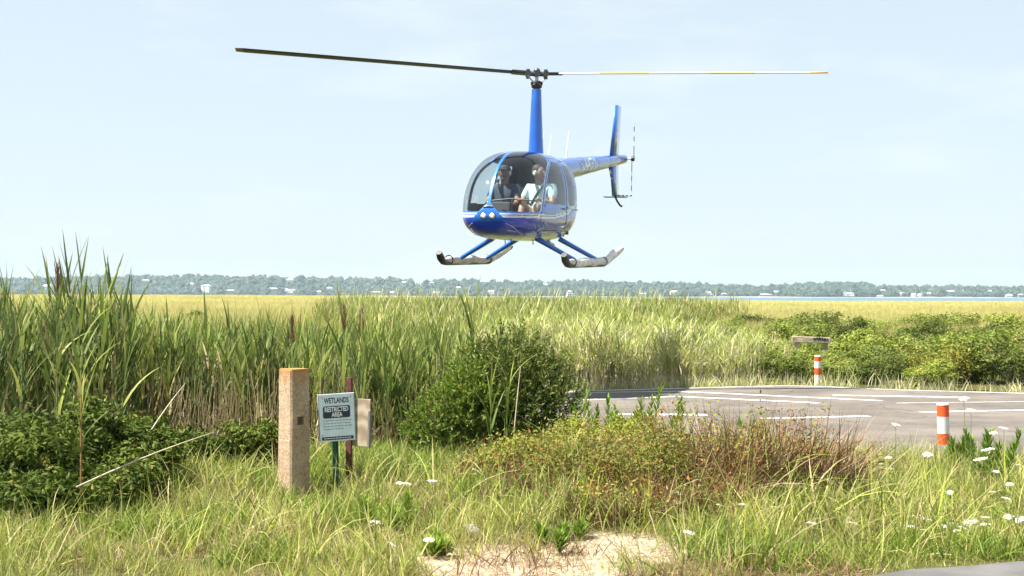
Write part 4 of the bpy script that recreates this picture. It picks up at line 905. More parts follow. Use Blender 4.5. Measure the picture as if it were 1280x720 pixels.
# -- pale reeds behind the pad and the reed field to the middle distance
paleR = []
for _ in range(6):
    n = 20; P0 = np.stack([RNG.normal(0, 0.26, n), RNG.normal(0, 0.26, n), np.zeros(n)], 1); hd = U(0, 6.28, n); tl = np.abs(RNG.normal(0, 0.06, n)); h = U(0.75, 1.25, n)
    a = stalks(P0, hd, tl, h, 0.0085, dry=U(0.5, 1, n), rnd=1.0)
    k = 6; LP = (P0[:, None]+np.array([0, 0, 1.0])*(U(0.35, 0.97, (n, k))*h[:, None])[..., None]).reshape(-1, 3)
    b = ribbons(LP, U(0, 6.28, n*k), U(0.2, 0.6, n*k), U(0.1, 0.9, n*k), U(0.22, 0.42, n*k), 0.026, 3, twist=RNG.normal(0, 0.5, n*k), dry=np.where(RNG.random(n*k) < 0.25, 0.8, 0.0))
    V, q, t_, c = join(a, b); paleR.append(npmesh('pale_reeds', V, q, t_, c, mat=M['reed_pale']))
front = pchip([-3, 0.2, 3, 5, 6.4], [24.6, 24.9, 25.7, 26.3, 26.3])
p = pts_in(2600, -2.5, 7.5, 24.3, 36, lambda X, Y: (Y > front(X)) & ~in_pad(X, Y, 0.35) & (X > xr(600, Y)) & (RNG.random(len(X)) < 0.72*np.clip((1000-(X*FPX/Y+640))/260, 0, 1)**0.8), 1.3)
pxs = p[:, 0]*FPX/p[:, 1]+640; scatter('pale_reeds', p, paleR, scl=U(0.55, 1.02, len(p))*np.clip(1.05-(pxs-760)/700, 0.6, 1), tilt=0.08, label='pale straw stemmed reeds standing behind the landing pad', cat='reeds')
midR = [reed_clump(12, 1.5, 0.34, 'reed_leaf', leaf_n=7, lw=0.034, ll=0.42, dry_p=0.2, plume_p=0.03) for _ in range(4)]+[reed_clump(12, 1.5, 0.34, 'reed_pale', leaf_n=7, lw=0.034, ll=0.42, plume_p=0.02) for _ in range(2)]
p = pts_in(4200, -12, 14, 23, 78, lambda X, Y: (X > xr(np.clip(560-(Y-26)*6, 415, 560)+12*np.sin(Y*0.9), Y)) & (X < xr(np.clip(790+(Y-24)*2.2, 600, 895)+30*np.sin(Y*0.7+X), Y)) & (RNG.random(len(X)) < 0.75) & ((Y > front(X)+2.5)), 1.2)
hh = np.clip(0.80+(p[:, 1]-26)*0.012, 0.8, 1.08)
scatter('reed_field', p, midR, scl=np.stack([U(0.9, 1.25, len(p))]*2+[U(0.72, 0.88, len(p))*hh], 1), tilt=0.05, label='green reed field stretching towards the bay', cat='reeds')
# -- salt meadow
meadG = []
for _ in range(6):
    n = 150; P0 = np.stack([RNG.normal(0, 0.5, n), RNG.normal(0, 0.5, n), np.zeros(n)], 1)
    V, q, t_, c = ribbons(P0, U(0, 6.28, n), U(0.0, 0.35, n), U(0.1, 0.8, n), U(0.45, 0.85, n), 0.020, 3, twist=RNG.normal(0, 0.8, n), dry=np.where(RNG.random(n) < 0.3, 0.7, 0.05))
    meadG.append(npmesh('meadow_tuft', V, q, t_, c, mat=M['meadow_grass']))
n = 15000; t01 = RNG.random(n); Y = 24*(345/24)**t01; X = xr(U(-90, 1370, n), Y)
k = ~in_pad(X, Y, 0.6) & ~((X > xr(560, Y)) & (X < xr(900, Y)) & (Y < 40)) & ~((X > xr(800, Y)) & (Y < 44)) & ~((X > -10) & (Y < 23))
X, Y = X[k], Y[k]; wide = np.clip(Y/45, 0.9, 6)
scatter('salt_meadow', np.stack([X, Y, gz(X, Y)-0.02], 1), meadG, scl=np.stack([wide*0.75, wide*0.75, U(0.75, 1.15, len(X))], 1), label='yellow green salt meadow grass reaching to the bay', cat='grass')

# -- verge grass -------------------------------------------------------
def tuft(n, sp, l0, l1, wd, dryp, mat, lean=0.5, droop=1.0):
    P0 = np.stack([RNG.normal(0, sp, n), RNG.normal(0, sp, n), np.zeros(n)], 1)
    V, q, t_, c = ribbons(P0, U(0, 6.28, n), np.abs(RNG.normal(0, lean*0.5, n)), U(0.1, droop, n), U(l0, l1, n), wd*U(0.6, 1.3, n), 4, twist=RNG.normal(0, 0.6, n), dry=np.where(RNG.random(n) < dryp, U(0.6, 1, n), U(0, 0.2, n)), base=0.6)
    return npmesh('grass_tuft', V, q, t_, c, mat=M[mat])
def on_sand(X, Y): return (((X-0.0)/0.66)**2+((Y-8.65)/0.58)**2 < 1) | (((X-0.70)/0.42)**2+((Y-9.1)/0.30)**2 < 1)
def verge(X, Y, m_=0.0): return (Y > np.array([road_y(x) for x in X])+m_) & ~in_pad(X, Y, 0.1)
vt = [tuft(20, 0.10, 0.16, 0.42, 0.0115, 0.16, 'verge_grass', 0.75) for _ in range(6)]+[tuft(19, 0.12, 0.12, 0.34, 0.0115, 0.38, 'verge_grass', 1.1) for _ in range(4)]
p = pts_in(8200, -5.2, 7.5, 7.2, 14.6, lambda X, Y: verge(X, Y, 0.05) & ~((X > -2.15) & (X < -1.25) & (Y > 10.4) & (Y < 11.6) & (RNG.random(len(X)) < 0.75)) & ~((Y < 8.5) & (X > -0.65) & (X < 0.75) & (RNG.random(len(X)) < 0.85)) & (X > xr(-60, Y)) & (X < xr(1350, Y)) & (~on_sand(X, Y) | (RNG.random(len(X)) < 0.12)) & ~((Y > 12.6) & (X > xr(700, Y)) & (RNG.random(len(X)) < 0.5)))
dist = np.array([y-road_y(x) for x, y in p[:, :2]]); k = np.clip(0.45+dist*0.45, 0.45, 1.0)
scatter('verge_grass', p, vt, scl=k*U(0.45, 1.0, len(p))*(0.66+0.38*np.sin(p[:, 0]*3.1+np.sin(p[:, 1]*2.3)*2)*np.sin(p[:, 1]*3.7+p[:, 0])), tilt=0.12, label='yellow green wild grass on the road verge', cat='grass')
# long arching blades
lb = [tuft(8, 0.05, 0.4, 0.75, 0.0125, 0.35, 'verge_grass', 0.7, 1.6) for _ in range(6)]
p = pts_in(850, -5.0, 6.0, 8.2, 13.4, lambda X, Y: verge(X, Y, 0.45) & ~((X > -2.1) & (X < -1.3) & (Y > 10.2) & (Y < 11.6)) & (X > xr(-60, Y)) & (X < xr(1340, Y)) & ~on_sand(X, Y))
scatter('arching_grass', p, lb, scl=U(0.5, 0.9, len(p)), tilt=0.16, label='long arching grass blades over the verge', cat='grass')
# fresher low green growth round the sign foot and cedar
lg = [tuft(46, 0.10, 0.10, 0.30, 0.012, 0.06, 'weed_leaf', 1.1, 1.0) for _ in range(5)]
p = pts_in(1500, -5.0, 6.5, 8.3, 12.6, lambda X, Y: verge(X, Y, 0.3) & ~on_sand(X, Y) & (np.sin(X*2.3+1)*np.sin(Y*3.1+X*1.7) > 0.05))
scatter('green_verge_herbs', p, lg, scl=U(0.6, 1.05, len(p)), tilt=0.15, label='patches of fresh green herbs in the verge grass', cat='herbs')
bt = [tuft(22, 0.12, 0.08, 0.26, 0.008, 0.3, 'heath_twig', 1.5, 1.2) for _ in range(4)]
p = pts_in(1100, -5.0, 6.5, 8.0, 12.6, lambda X, Y: verge(X, Y, 0.1) & (np.sin(X*1.9-1)*np.sin(Y*2.7-X*1.3) > 0.1))
scatter('brown_thatch', p, bt, scl=U(0.6, 1.1, len(p)), tilt=0.2, label='brown dead thatch matted in the verge grass', cat='grass')
p = pts_in(900, -2.4, 2.3, 10.6, 14.2, lambda X, Y: (X > xr(395, Y)) & (X < xr(800, Y)) & (Y > 11.5-0.5*np.sin(X*2)))
scatter('low_herbs', p, lg, scl=U(0.7, 1.15, len(p)), tilt=0.1, label='fresh green herbs between the sign and the pad', cat='herbs')
p = pts_in(900, 0.5, 9.5, 12.4, 15.6, lambda X, Y: ~in_pad(X, Y, -0.45+0.3*np.sin(1.0)) & (X < xr(1330, Y)))
scatter('pad_side_grass', p, vt[:6], scl=U(0.6, 0.95, len(p)), tilt=0.1, label='loose grass along the near edge of the pad', cat='grass')
# grass fringe at the pad's far edge
p = pts_in(900, 0, 12, 23, 28, lambda X, Y: ~in_pad(X, Y, 0.02) & in_pad(X, Y, 0.9) & (X < xr(1340, Y)))
scatter('fringe_grass', p, [tuft(30, 0.16, 0.15, 0.42, 0.014, 0.45, 'reed_pale') for _ in range(4)], scl=U(0.6, 1.0, len(p)), label='dry grass fringe along the far edge of the pad', cat='grass')
# dry litter and twigs on the sand
lt = []
for _ in range(4):
    n = 14; V, q, t_, c = ribbons(np.stack([RNG.normal(0, 0.09, n), RNG.normal(0, 0.09, n), U(0.0, 0.015, n)], 1), U(0, 6.28, n), U(1.35, 1.6, n), U(-0.1, 0.2, n), U(0.04, 0.18, n), 0.006, 2, dry=U(0, 1, n)); lt.append(npmesh('litter', V, q, t_, c, mat=M['heath_twig' if _ < 2 else 'reed_straw']))
p = pts_in(950, -1.6, 2.0, 7.9, 10.2); scatter('plant_litter', p+np.array([0, 0, 0.012]), lt, tilt=0.05, label='dry twigs and leaf litter strewn over the sand', cat='litter')

# ------------------------------------------------------------------ shrubs
def crown_pts(n, lobes, shell=0.72):
    """points and outward normals spread through overlapping lobes (cx,cy,cz,rx,ry,rz)"""
    lob = np.array(lobes, float); w_ = lob[:, 3]*lob[:, 4]*lob[:, 5]; idx = RNG.choice(len(lob), n, p=w_/w_.sum())
    d = RNG.normal(size=(n, 3)); d /= np.linalg.norm(d, axis=1)[:, None]
    r = shell+(1-shell)*RNG.random(n)**0.6; r *= np.where(RNG.random(n) < 0.22, U(0.3, 1, n), 1)
    return lob[idx, :3]+d*r[:, None]*lob[idx, 3:], d
def limb_mesh(mb, root, tips, r0, seg=5, bends=0.08):
    for tp in tips:
        a = Vector(root); b = Vector(tp); pts = [a+(b-a)*t+Vector(RNG.normal(0, bends*t*(1-t)*2, 3)) for t in (0, 0.3, 0.6, 0.85, 1)]
        mb.tube(pts, [r0, r0*0.75, r0*0.5, r0*0.32, r0*0.15], seg, cap=False)
def shrub_meshes(seed_lobes, n_clump, per, leaf, aspect, mat, name='crown', clump_r=0.09, dryp=0.05):
    """leaves gathered in small clumps on twig ends"""
    C, D = crown_pts(n_clump, seed_lobes)
    k = C[:, 2] > 0.03; C, D = C[k], D[k]; n = len(C)
    P = np.repeat(C, per, 0)+RNG.normal(0, clump_r, (n*per, 3))*np.array([1, 1, 0.8]); Dn = np.repeat(D, per, 0)+RNG.normal(0, 0.6, (n*per, 3))+np.array([0, 0, 0.35])
    rn = np.repeat(U(0, 1, n), per)*0.7+U(0, 0.3, n*per)
    k = P[:, 2] > 0.0
    V, q, t_, c = leafquads(P[k], Dn[k], leaf*U(0.7, 1.25, k.sum()), aspect, rnd=rn[k], dry=(np.repeat(RNG.random(n) < dryp, per)*0.8)[k])
    return npmesh(name, V, q, t_, c, mat=M[mat], smooth=False), C
def lobes_for(w_, h_, n=8):
    L = [(0, 0, h_*0.42, w_*0.30, w_*0.30, h_*0.34)]
    for i in range(n):
        a = i*6.283/n+U(-0.4, 0.4); rr = w_*U(0.20, 0.38); s_ = U(0.15, 0.25)
        L.append((rr*math.cos(a), rr*math.sin(a), h_*U(0.30, 0.82), w_*s_, w_*s_, h_*U(0.16, 0.26)))
    return L
def shrub(name, loc, w_, h_, label, cat, mat, n_clump, per, leaf, aspect=0.45, group=None, bark='bark', n_limb=14, clump_r=0.07, dryp=0.05, lobes=None, rz=None):
    root = tag(empty(name, loc, U(0, 6.28) if rz is None else rz), label, cat, group)
    me, C = shrub_meshes(lobes or lobes_for(w_, h_), n_clump, per, leaf, aspect, mat, clump_r=clump_r, dryp=dryp)
    link('crown', me, None, root)
    mb = MB(); limb_mesh(mb, (0, 0, -0.05), C[RNG.choice(len(C), min(n_limb, len(C)), replace=False)], 0.016*max(1, h_)); mb.build('trunk', M[bark], root)
    return root
def clone(root, loc, rz, s, label=None):
    o = root.copy(); COL.objects.link(o); o.location = loc; o.rotation_euler = (0, 0, rz); o.scale = (s, s, s*1.0) if not hasattr(s, '__len__') else s
    if label: o['label'] = label
    for ch in root.children:
        c = ch.copy(); COL.objects.link(c); c.parent = o
    return o
def g0(x, y): return (x, y, float(gz(x, y)))

# dark glossy bushes at the foot of the tall reeds
for (px, Y, w_, h_, lab) in ((-12, 10.7, 1.15, 0.62, 'dark glossy leaved bush cut by the left picture edge'), (70, 11.3, 1.1, 0.66, 'dark glossy bush behind the single brown reed stem'), (160, 11.6, 0.95, 0.74, 'tallest dark glossy bush below the tall reeds'), (50, 10.3, 1.0, 0.46, 'low dark bush in front of its taller neighbours at the grass edge'), (140, 10.9, 0.8, 0.44, 'small dark bush behind the pale fallen stalk'), (232, 12.7, 0.75, 0.44, 'dark rounded bush at the end of the pale fallen stalk'), (318, 12.9, 0.6, 0.42, 'small dark bush just beside the concrete post')):
    shrub('bayberry_bush', g0(xr(px, Y), Y), w_, h_, lab, 'bush', 'bayberry_leaf', int(520*w_*h_)+120, 15, 0.060, 0.42, 'dark bushes below the reeds', clump_r=0.055)
# cedar, feathery sprays
def cedar(name, loc, w_, h_, label, mat, n_spray, lobes):
    root = tag(empty(name, loc, 0), label, 'shrub', 'evergreen shrubs beside the signs')
    C, D = crown_pts(n_spray, lobes, 0.6); k = C[:, 2] > 0.05; C, D = C[k], D[k]; n = len(C)
    D = D+RNG.normal(0, 0.35, D.shape)+np.array([0, 0, 0.45]); D /= np.linalg.norm(D, axis=1)[:, None]
    per = 16; tt = np.tile(np.linspace(0, 1, per), n); Ls = np.repeat(U(0.08, 0.20, n)+0.08*(C[:, 2] > 0.85), per)
    P = np.repeat(C, per, 0)+np.repeat(D, per, 0)*(tt*Ls)[:, None]
    dv = np.repeat(D, per, 0)+RNG.normal(0, 0.55, (n*per, 3)); dv /= np.linalg.norm(dv, axis=1)[:, None]
    V, q, t_, c = ribbons(P, np.arctan2(dv[:, 1], dv[:, 0]), np.arccos(dv[:, 2].clip(-1, 1)), U(-0.2, 0.3, n*per), U(0.030, 0.060, n*per)*(1.15-0.5*tt), 0.016, 2, twist=U(-1.5, 1.5, n*per), rnd=np.repeat(U(0, 1, n), per)*0.6+tt*0.4, dry=np.repeat(RNG.random(n) < 0.04, per)*0.8, base=0.8)
    link('crown', npmesh('crown', V, q, t_, c, mat=M[mat]), None, root)
    mb = MB(); limb_mesh(mb, (0, 0, -0.05), C[RNG.choice(n, 26, replace=False)], 0.03); mb.build('trunk', M['bark'], root); return root
Yc = 14.0
cedar('cedar_shrub', g0(xr(640, Yc), Yc), 1.5, 1.25, 'dark green feathery cedar shrub left of the landing pad', 'cedar_leaf', 1900, [(-0.05, 0, 0.52, 0.52, 0.5, 0.45), (-0.05, 0.1, 0.92, 0.40, 0.4, 0.26), (0.30, -0.1, 0.62, 0.36, 0.35, 0.32), (0.05, 0.0, 1.06, 0.20, 0.25, 0.16), (0.40, 0, 0.48, 0.22, 0.3, 0.20), (-0.33, 0, 0.86, 0.20, 0.25, 0.22), (0.26, 0, 0.93, 0.14, 0.2, 0.16), (-0.12, 0, 1.08, 0.12, 0.15, 0.13), (0.36, 0, 0.80, 0.12, 0.15, 0.12), (-0.48, 0, 0.66, 0.14, 0.2, 0.14), (-0.25, -0.2, 0.35, 0.40, 0.35, 0.3)])
cedar('juniper_shrub', g0(xr(562, 13.7), 13.7), 0.9, 0.9, 'light green feathery juniper shrub between the board and the dark cedar', 'juniper_leaf', 900, [(0, 0, 0.40, 0.30, 0.3, 0.36), (0.22, 0, 0.58, 0.26, 0.25, 0.30), (-0.18, -0.1, 0.32, 0.22, 0.25, 0.25), (0.18, 0.1, 0.78, 0.18, 0.2, 0.18)])
# russet heath shrubs on the mound
def heath(loc, w_, h_, label, leafy, bw=0.0065, rust=0.33):
    h_ *= 1.18
    root = tag(empty('heath_shrub', loc, 0), label, 'shrub', 'russet shrubs on the mound')
    n = int(1050*w_); hd = U(0, 6.28, n); rr = w_*0.44*np.sqrt(RNG.random(n)); th = U(0, 6.28, n)
    P0 = np.stack([rr*np.cos(th), rr*np.sin(th)*0.8, np.zeros(n)], 1); hd = th+RNG.normal(0, 0.9, n)
    V, q, t_, c = ribbons(P0, hd, U(0.05, 1.0, n), U(-0.2, 1.3, n), h_*U(0.3, 1.2, n), bw*U(0.6, 1.3, n), 4, twist=RNG.normal(0, 0.7, n), dry=np.where(RNG.random(n) < 0.25, 0.9, 0), base=0.9)
    link('twigs', npmesh('twigs', V, q, t_, c, mat=M['heath_twig']), None, root)
    C, D = crown_pts(int(leafy*w_), lobes_for(w_*0.95, h_), 0.65); k = C[:, 2] > 0.04; C, D = C[k], D[k]; per = 12
    P = np.repeat(C, per, 0)+RNG.normal(0, 0.055, (len(C)*per, 3)); rep = lambda v: np.repeat(v, per, 0)
    V, q, t_, c = leafquads(P, rep(D)+RNG.normal(0, 0.7, P.shape)+np.array([0, 0, 0.4]), 0.036*U(0.6, 1.3, len(P)), 0.4, rnd=rep(U(0, 1, len(C))), dry=rep((RNG.random(len(C)) < rust).astype(float)))
    link('crown', npmesh('crown', V, q, t_, c, mat=M['heath_leaf'], smooth=False), None, root)
heath(g0(xr(720, 10.9), 10.9), 1.1, 0.36, 'russet brown shrub above the sand, nearest the cedar', 620, rust=0.2)
heath(g0(xr(805, 10.6), 10.6), 1.15, 0.42, 'russet and green shrub behind the tall grass over the sand', 420, 0.008, 0.2)
heath(g0(xr(900, 10.9), 10.9), 1.2, 0.56, 'reddest dry shrub in the middle of the mound', 90, 0.0105)
heath(g0(xr(770, 9.95), 9.95), 0.85, 0.26, 'low dark russet tangle at the upper edge of the sand', 60, 0.008)
heath(g0(xr(865, 10.15), 10.15), 0.8, 0.34, 'low red brown clump below the reddest shrub', 40, 0.009)
heath(g0(xr(990, 11.3), 11.3), 1.2, 0.56, 'dry brown shrub at the pad end of the mound', 60, 0.0105)
heath(g0(xr(760, 12.2), 12.2), 1.1, 0.38, 'yellow green shrub on the back of the mound', 640, rust=0.05)
heath(g0(xr(640, 11.6), 11.6), 0.9, 0.32, 'low ochre green shrub in front of the cedar', 560, rust=0.12)
# marsh shrubs behind the pad
SHL = 'green rounded marsh shrub in the thicket behind the landing pad'
bases = []
for i in range(5):
    r_ = shrub('marsh_shrub', (0, -50, -50), 1.5, 1.0, SHL, 'shrub', 'shrub_leaf', 300, 15, 0.075, 0.5, 'marsh shrubs behind the pad', 'grey_twig', 30, 0.060, 0.06); bases.append(r_)
spots = []; SHR = []
def shrub_at(px, Y, s, hs, lab=None):
    i = len(spots); b = bases[i % 5]; spots.append(1)
    if i < 5: o = b; o.location = g0(xr(px, Y), Y); o.rotation_euler = (0, 0, U(0, 6.28)); o.scale = (s, s, hs*0.92)
    else: o = clone(b, g0(xr(px, Y), Y), U(0, 6.28), (s, s, hs*U(0.86, 0.98)))
    o['label'] = lab or SHL; SHR.append((o, px, Y, lab))
    return o
special = {(1215, 27.5): (1.35, 1.12, 'large domed shrub with dark hollow twigs near the right edge'), (1272, 26.5): (1.0, 0.78, 'low shrub cut by the right picture edge behind the pad'), (1050, 27.2): (0.85, 0.62, 'small round shrub just right of the far striped bollard'), (985, 27.6): (0.9, 0.75, 'twiggy shrub just left of the far striped bollard'), (1018, 29.6): (0.85, 0.60, 'shrub growing against the weathered timber rail'), (860, 30.0): (1.2, 0.95, 'leftmost shrub of the thicket, standing among pale reeds')}
for (px, Y), (s, hs, lab) in special.items(): shrub_at(px, Y, s, hs, lab)
row = [(925, 29.0, 1.0, 0.85), (1095, 26.8, 0.75, 0.58), (1130, 28.0, 1.0, 0.75), (1165, 26.2, 0.7, 0.55), (1110, 30.5, 1.1, 0.9), (1245, 31, 1.1, 0.95), (1165, 31.5, 1.0, 0.9), (950, 33, 1.1, 0.92), (1062, 33.5, 1.15, 0.98), (890, 35, 1.1, 0.95), (1000, 37.5, 1.2, 1.02), (1110, 36, 1.25, 1.0), (1195, 36.5, 1.2, 1.0), (1275, 36, 1.2, 1.05), (930, 40, 1.2, 1.02), (1050, 42, 1.3, 1.08), (1150, 42, 1.3, 1.08), (1240, 42, 1.3, 1.12), (980, 46, 1.3, 1.1), (1090, 48, 1.35, 1.1), (1190, 49, 1.4, 1.15), (1280, 48, 1.4, 1.2), (900, 48, 1.2, 1.08), (840, 38, 1.1, 1.0), (790, 42, 1.1, 1.02), (1020, 52, 1.4, 1.12), (1140, 55, 1.4, 1.16), (1235, 56, 1.4, 1.2), (870, 55, 1.3, 1.12), (945, 58, 1.3, 1.12), (720, 46, 1.0, 0.95), (1075, 29.2, 0.8, 0.66), (1195, 33.5, 1.1, 0.9), (1030, 33.0, 0.9, 0.75)]
for a in row: shrub_at(*a)
ORD = ['first', 'second', 'third', 'fourth', 'fifth', 'sixth', 'seventh', 'eighth', 'ninth', 'tenth', 'eleventh', 'twelfth', 'thirteenth', 'fourteenth', 'fifteenth', 'sixteenth', 'seventeenth', 'eighteenth', 'nineteenth', 'twentieth', 'twenty-first', 'twenty-second']
for nm, a, b_ in (('front row', 0, 30), ('second row', 30, 34), ('third row', 34, 40), ('fourth row', 40, 46.5), ('back row', 46.5, 99)):
    for k, (o, px, Y, lab) in enumerate(sorted([q for q in SHR if q[3] is None and a <= q[2] < b_], key=lambda q: q[1])):
        o['label'] = f'green rounded marsh shrub, {ORD[k]} from the reeds in the thicket\'s {nm}'
yb = shrub('yellow_shrub', g0(xr(1180, 27.0), 27.0), 1.3, 0.72, 'yellow flowering shrub in front of the large domed shrub', 'shrub', 'shrub_yellow', 260, 13, 0.05, 0.5, None, 'grey_twig', 16)
p = pts_in(420, 3, 20, 26.3, 60, lambda X, Y: (X > xr(860, Y)) & (X < xr(1340, Y)) & ~in_pad(X, Y, 0.5))
scatter('thicket_undergrowth', p, [tuft(46, 0.30, 0.3, 0.7, 0.022, 0.25, 'reed_leaf') for _ in range(3)]+[tuft(40, 0.3, 0.25, 0.6, 0.02, 0.4, 'reed_pale') for _ in range(2)], scl=U(0.7, 1.2, len(p)), label='rank grass between the marsh shrubs', cat='grass')
# lone low shrub out in the meadow
shrub('meadow_bush', g0(xr(241, 70), 70), 0.9, 0.85, 'small dark bush alone in the salt meadow', 'bush', 'bayberry_leaf', 160, 12, 0.09, 0.5, None, 'bark', 10, 0.1)

# ------------------------------------------------------------------ single reeds that stand out
LEAFM = []
for i in range(7):
    V, q, t_, c = ribbons(np.zeros((1, 3)), 0.0, [0.22+0.03*i], [0.25+0.11*i], [0.56], [0.034], 6, twist=[RNG.normal(0, 0.4)], dry=[0.03*i], base=0.4); LEAFM.append(npmesh('leaf', V, q, t_, c, mat=M['reed_leaf']))
def reed(px, Y, H, label, n_leaf=11, lo=0.25, stem='green_stem', plume=False, lean=(0, 0), ls=1.0, group='single reeds that stand out', z0=0.0, loc=None):
    x = xr(px, Y); root = tag(empty('reed', loc or g0(x, Y), 0), label, 'reed', group)
    pts = [Vector((lean[0]*t*t*H, lean[1]*t*t*H, H*t*0.97)) for t in np.linspace(0, 1, 6)]
    MB().tube(pts, [0.008, 0.0075, 0.0065, 0.0055, 0.004, 0.002], 6).build('stem', M[stem], root)
    h0 = U(0, 6.28)
    for i in range(n_leaf):
        t_ = lo+(0.97-lo)*i/(n_leaf-1); p_ = Vector((lean[0]*t_*t_*H, lean[1]*t_*t_*H, H*t_*0.97))
        link('leaf', LEAFM[int(RNG.integers(0, 7))], None, root, loc=p_, rot=(0, RNG.normal(0, 0.08)-0.12*t_, h0+i*2.55+RNG.normal(0, 0.35)), scale=ls*U(0.75, 1.12)*(1.0-0.25*abs(t_-0.6)))
    if plume:
        m_ = 90; zz = U(-0.02, 0.24, m_); P0 = np.stack([RNG.normal(0, 0.008, m_), RNG.normal(0, 0.008, m_), zz], 1)+np.array(pts[-1])
        V, q, tt, c = ribbons(P0, U(0, 6.28, m_), U(0.1, 0.4, m_), U(-0.1, 0.4, m_), U(0.06, 0.12, m_)*(1.2-zz*2.5), 0.010, 2); link('seed_head', npmesh('seed_head', V, q, tt, c, mat=M['seed_head']), None, root)
    return root
def htop(py, Y): return EYE-(py-HOR)*Y/FPX
for (px, Y, top, kw, lab) in ((72, 12.2, 300, dict(plume=True, n_leaf=12), 'tall reed with brown seed head rising against the sky'), (128, 12.4, 296, dict(n_leaf=14, ls=1.15), 'tallest broad leaved reed against the sky'), (28, 12.3, 312, dict(n_leaf=12), 'tall reed nearest the left picture edge'), (150, 12.8, 322, dict(n_leaf=11, lean=(0.1, 0)), 'tall reed leaning at the end of the tall group'), (100, 12.0, 330, dict(n_leaf=13, ls=1.1), 'leafy tall reed between the two highest reeds'),
   (102, 10.2, 400, dict(n_leaf=9, lo=0.42, stem='brown_stem', ls=0.85), 'single reed with bare orange brown stem before the dark bushes'), (430, 13.6, 394, dict(plume=True, n_leaf=8), 'reed with dark brown seed head above the white sign'), (452, 13.6, 397, dict(plume=True, n_leaf=7), 'reed with brown seed head above the weathered board'), (365, 13.7, 408, dict(plume=True, n_leaf=8), 'short reed with brown seed head behind the concrete post'), (327, 15.0, 374, dict(n_leaf=10), 'green reed reaching the horizon left of the concrete post'),
   (592, 15.0, 376, dict(n_leaf=12, ls=1.3, lo=0.4), 'tall bright reed above the cedar reaching the far shore'), (614, 13.0, 452, dict(n_leaf=8, ls=0.85), 'left reed of the pair standing before the cedar'), (634, 13.0, 440, dict(n_leaf=8, ls=0.9), 'right reed of the pair standing before the cedar'), (735, 12.9, 470, dict(n_leaf=6, ls=0.7, lean=(-0.15, 0)), 'thin reed leaning at the edge of the landing pad')):
    x = xr(px, Y); reed(px, Y, htop(top, Y)-float(gz(x, Y))-(0.12 if kw.get('plume') else 0.22)-(0.30 if top < 340 else 0), lab, **kw)
# pale dead stalks
def stalk(p0, p1, r_, label, mat='pale_stem'):
    a, b = Vector(p0), Vector(p1); root = a
    pts = [Vector((0, 0, 0))+(b-a)*t+Vector((0, 0, 0.02*math.sin(t*3.1))) for t in np.linspace(0, 1, 6)]
    tag(MB().tube(pts, [r_, r_, r_*0.9, r_*0.8, r_*0.6, r_*0.3], 6).build('dead_stalk', M[mat], loc=a), label, 'stalk', 'pale dead stalks')
stalk(at(96, 610, 10.1), at(268, 541, 10.6), 0.0065, 'pale dead stalk fallen slantwise across the dark bushes')
stalk(at(643, 540, 12.8), at(651, 458, 12.9), 0.006, 'upright bare stalk in front of the dark cedar')
stalk(at(176, 560, 11.5), at(232, 480, 11.9), 0.006, 'bare grey stalk leaning out of the tall reeds')
# leafy weeds near the pad
def weed(px, Y, H, label, n_st=5):
    n_st += 4 if Y > 10.5 else -2
    root = tag(empty('leafy_weed', g0(xr(px, Y), Y), 0), label, 'plant', 'leafy weeds before the pad'); parts = []; mb = MB()
    for s_ in range(n_st):
        hd = U(0, 6.28); tl = U(0.03, 0.42); h = H*U(0.55, 1.05); b0 = RNG.normal(0, 0.10, 2); k = 54
        d = np.array([math.sin(tl)*math.cos(hd), math.sin(tl)*math.sin(hd), math.cos(tl)]); base = np.array([b0[0], b0[1], -0.02])
        mb.tube([base, base+d*h*0.5, base+d*h], [0.006, 0.005, 0.002], 5, cap=False)
        tt = np.linspace(0.15, 1.0, k); P0 = base+d*(tt*h)[:, None]
        parts.append(ribbons(P0, np.arange(k)*2.4+U(0, 6), 0.95-0.65*tt, U(0.1, 0.7, k), (0.15-0.06*tt)*U(0.8, 1.2, k), 0.028, 3, base=0.3))
    V, q, t_, c = join(*parts); link('leaves', npmesh('leaves', V, q, t_, c, mat=M['weed_leaf']), None, root); mb.build('stem', M['green_stem'], root)
for (px, Y, top, lab) in ((745, 13.2, 486, 'bright green leafy weed nearest the cedar before the pad'), (768, 12.8, 508, 'shorter leafy weed between two taller ones'), (788, 13.1, 502, 'leafy weed left of the tallest weed before the pad'), (825, 13.0, 484, 'tallest bright leafy weed before the pad'), (712, 12.6, 522, 'low bright weed at the foot of the cedar'), (1195, 13.6, 545, 'green leafy weed right beside the near striped bollard'), (1240, 12.8, 530, 'dark leafy weed right of the near striped bollard'), (485, 9.9, 618, 'dark leafy weed among flowers below the sign'), (925, 12.4, 520, 'small leafy weed on top of the russet mound'), (690, 9.3, 655, 'small green weed growing in the sand'), (548, 9.0, 668, 'small bushy weed left of the sand')):
    x = xr(px, Y); weed(px, Y, htop(top, Y)-float(gz(x, Y)), lab, 4 if top < 600 else 6)

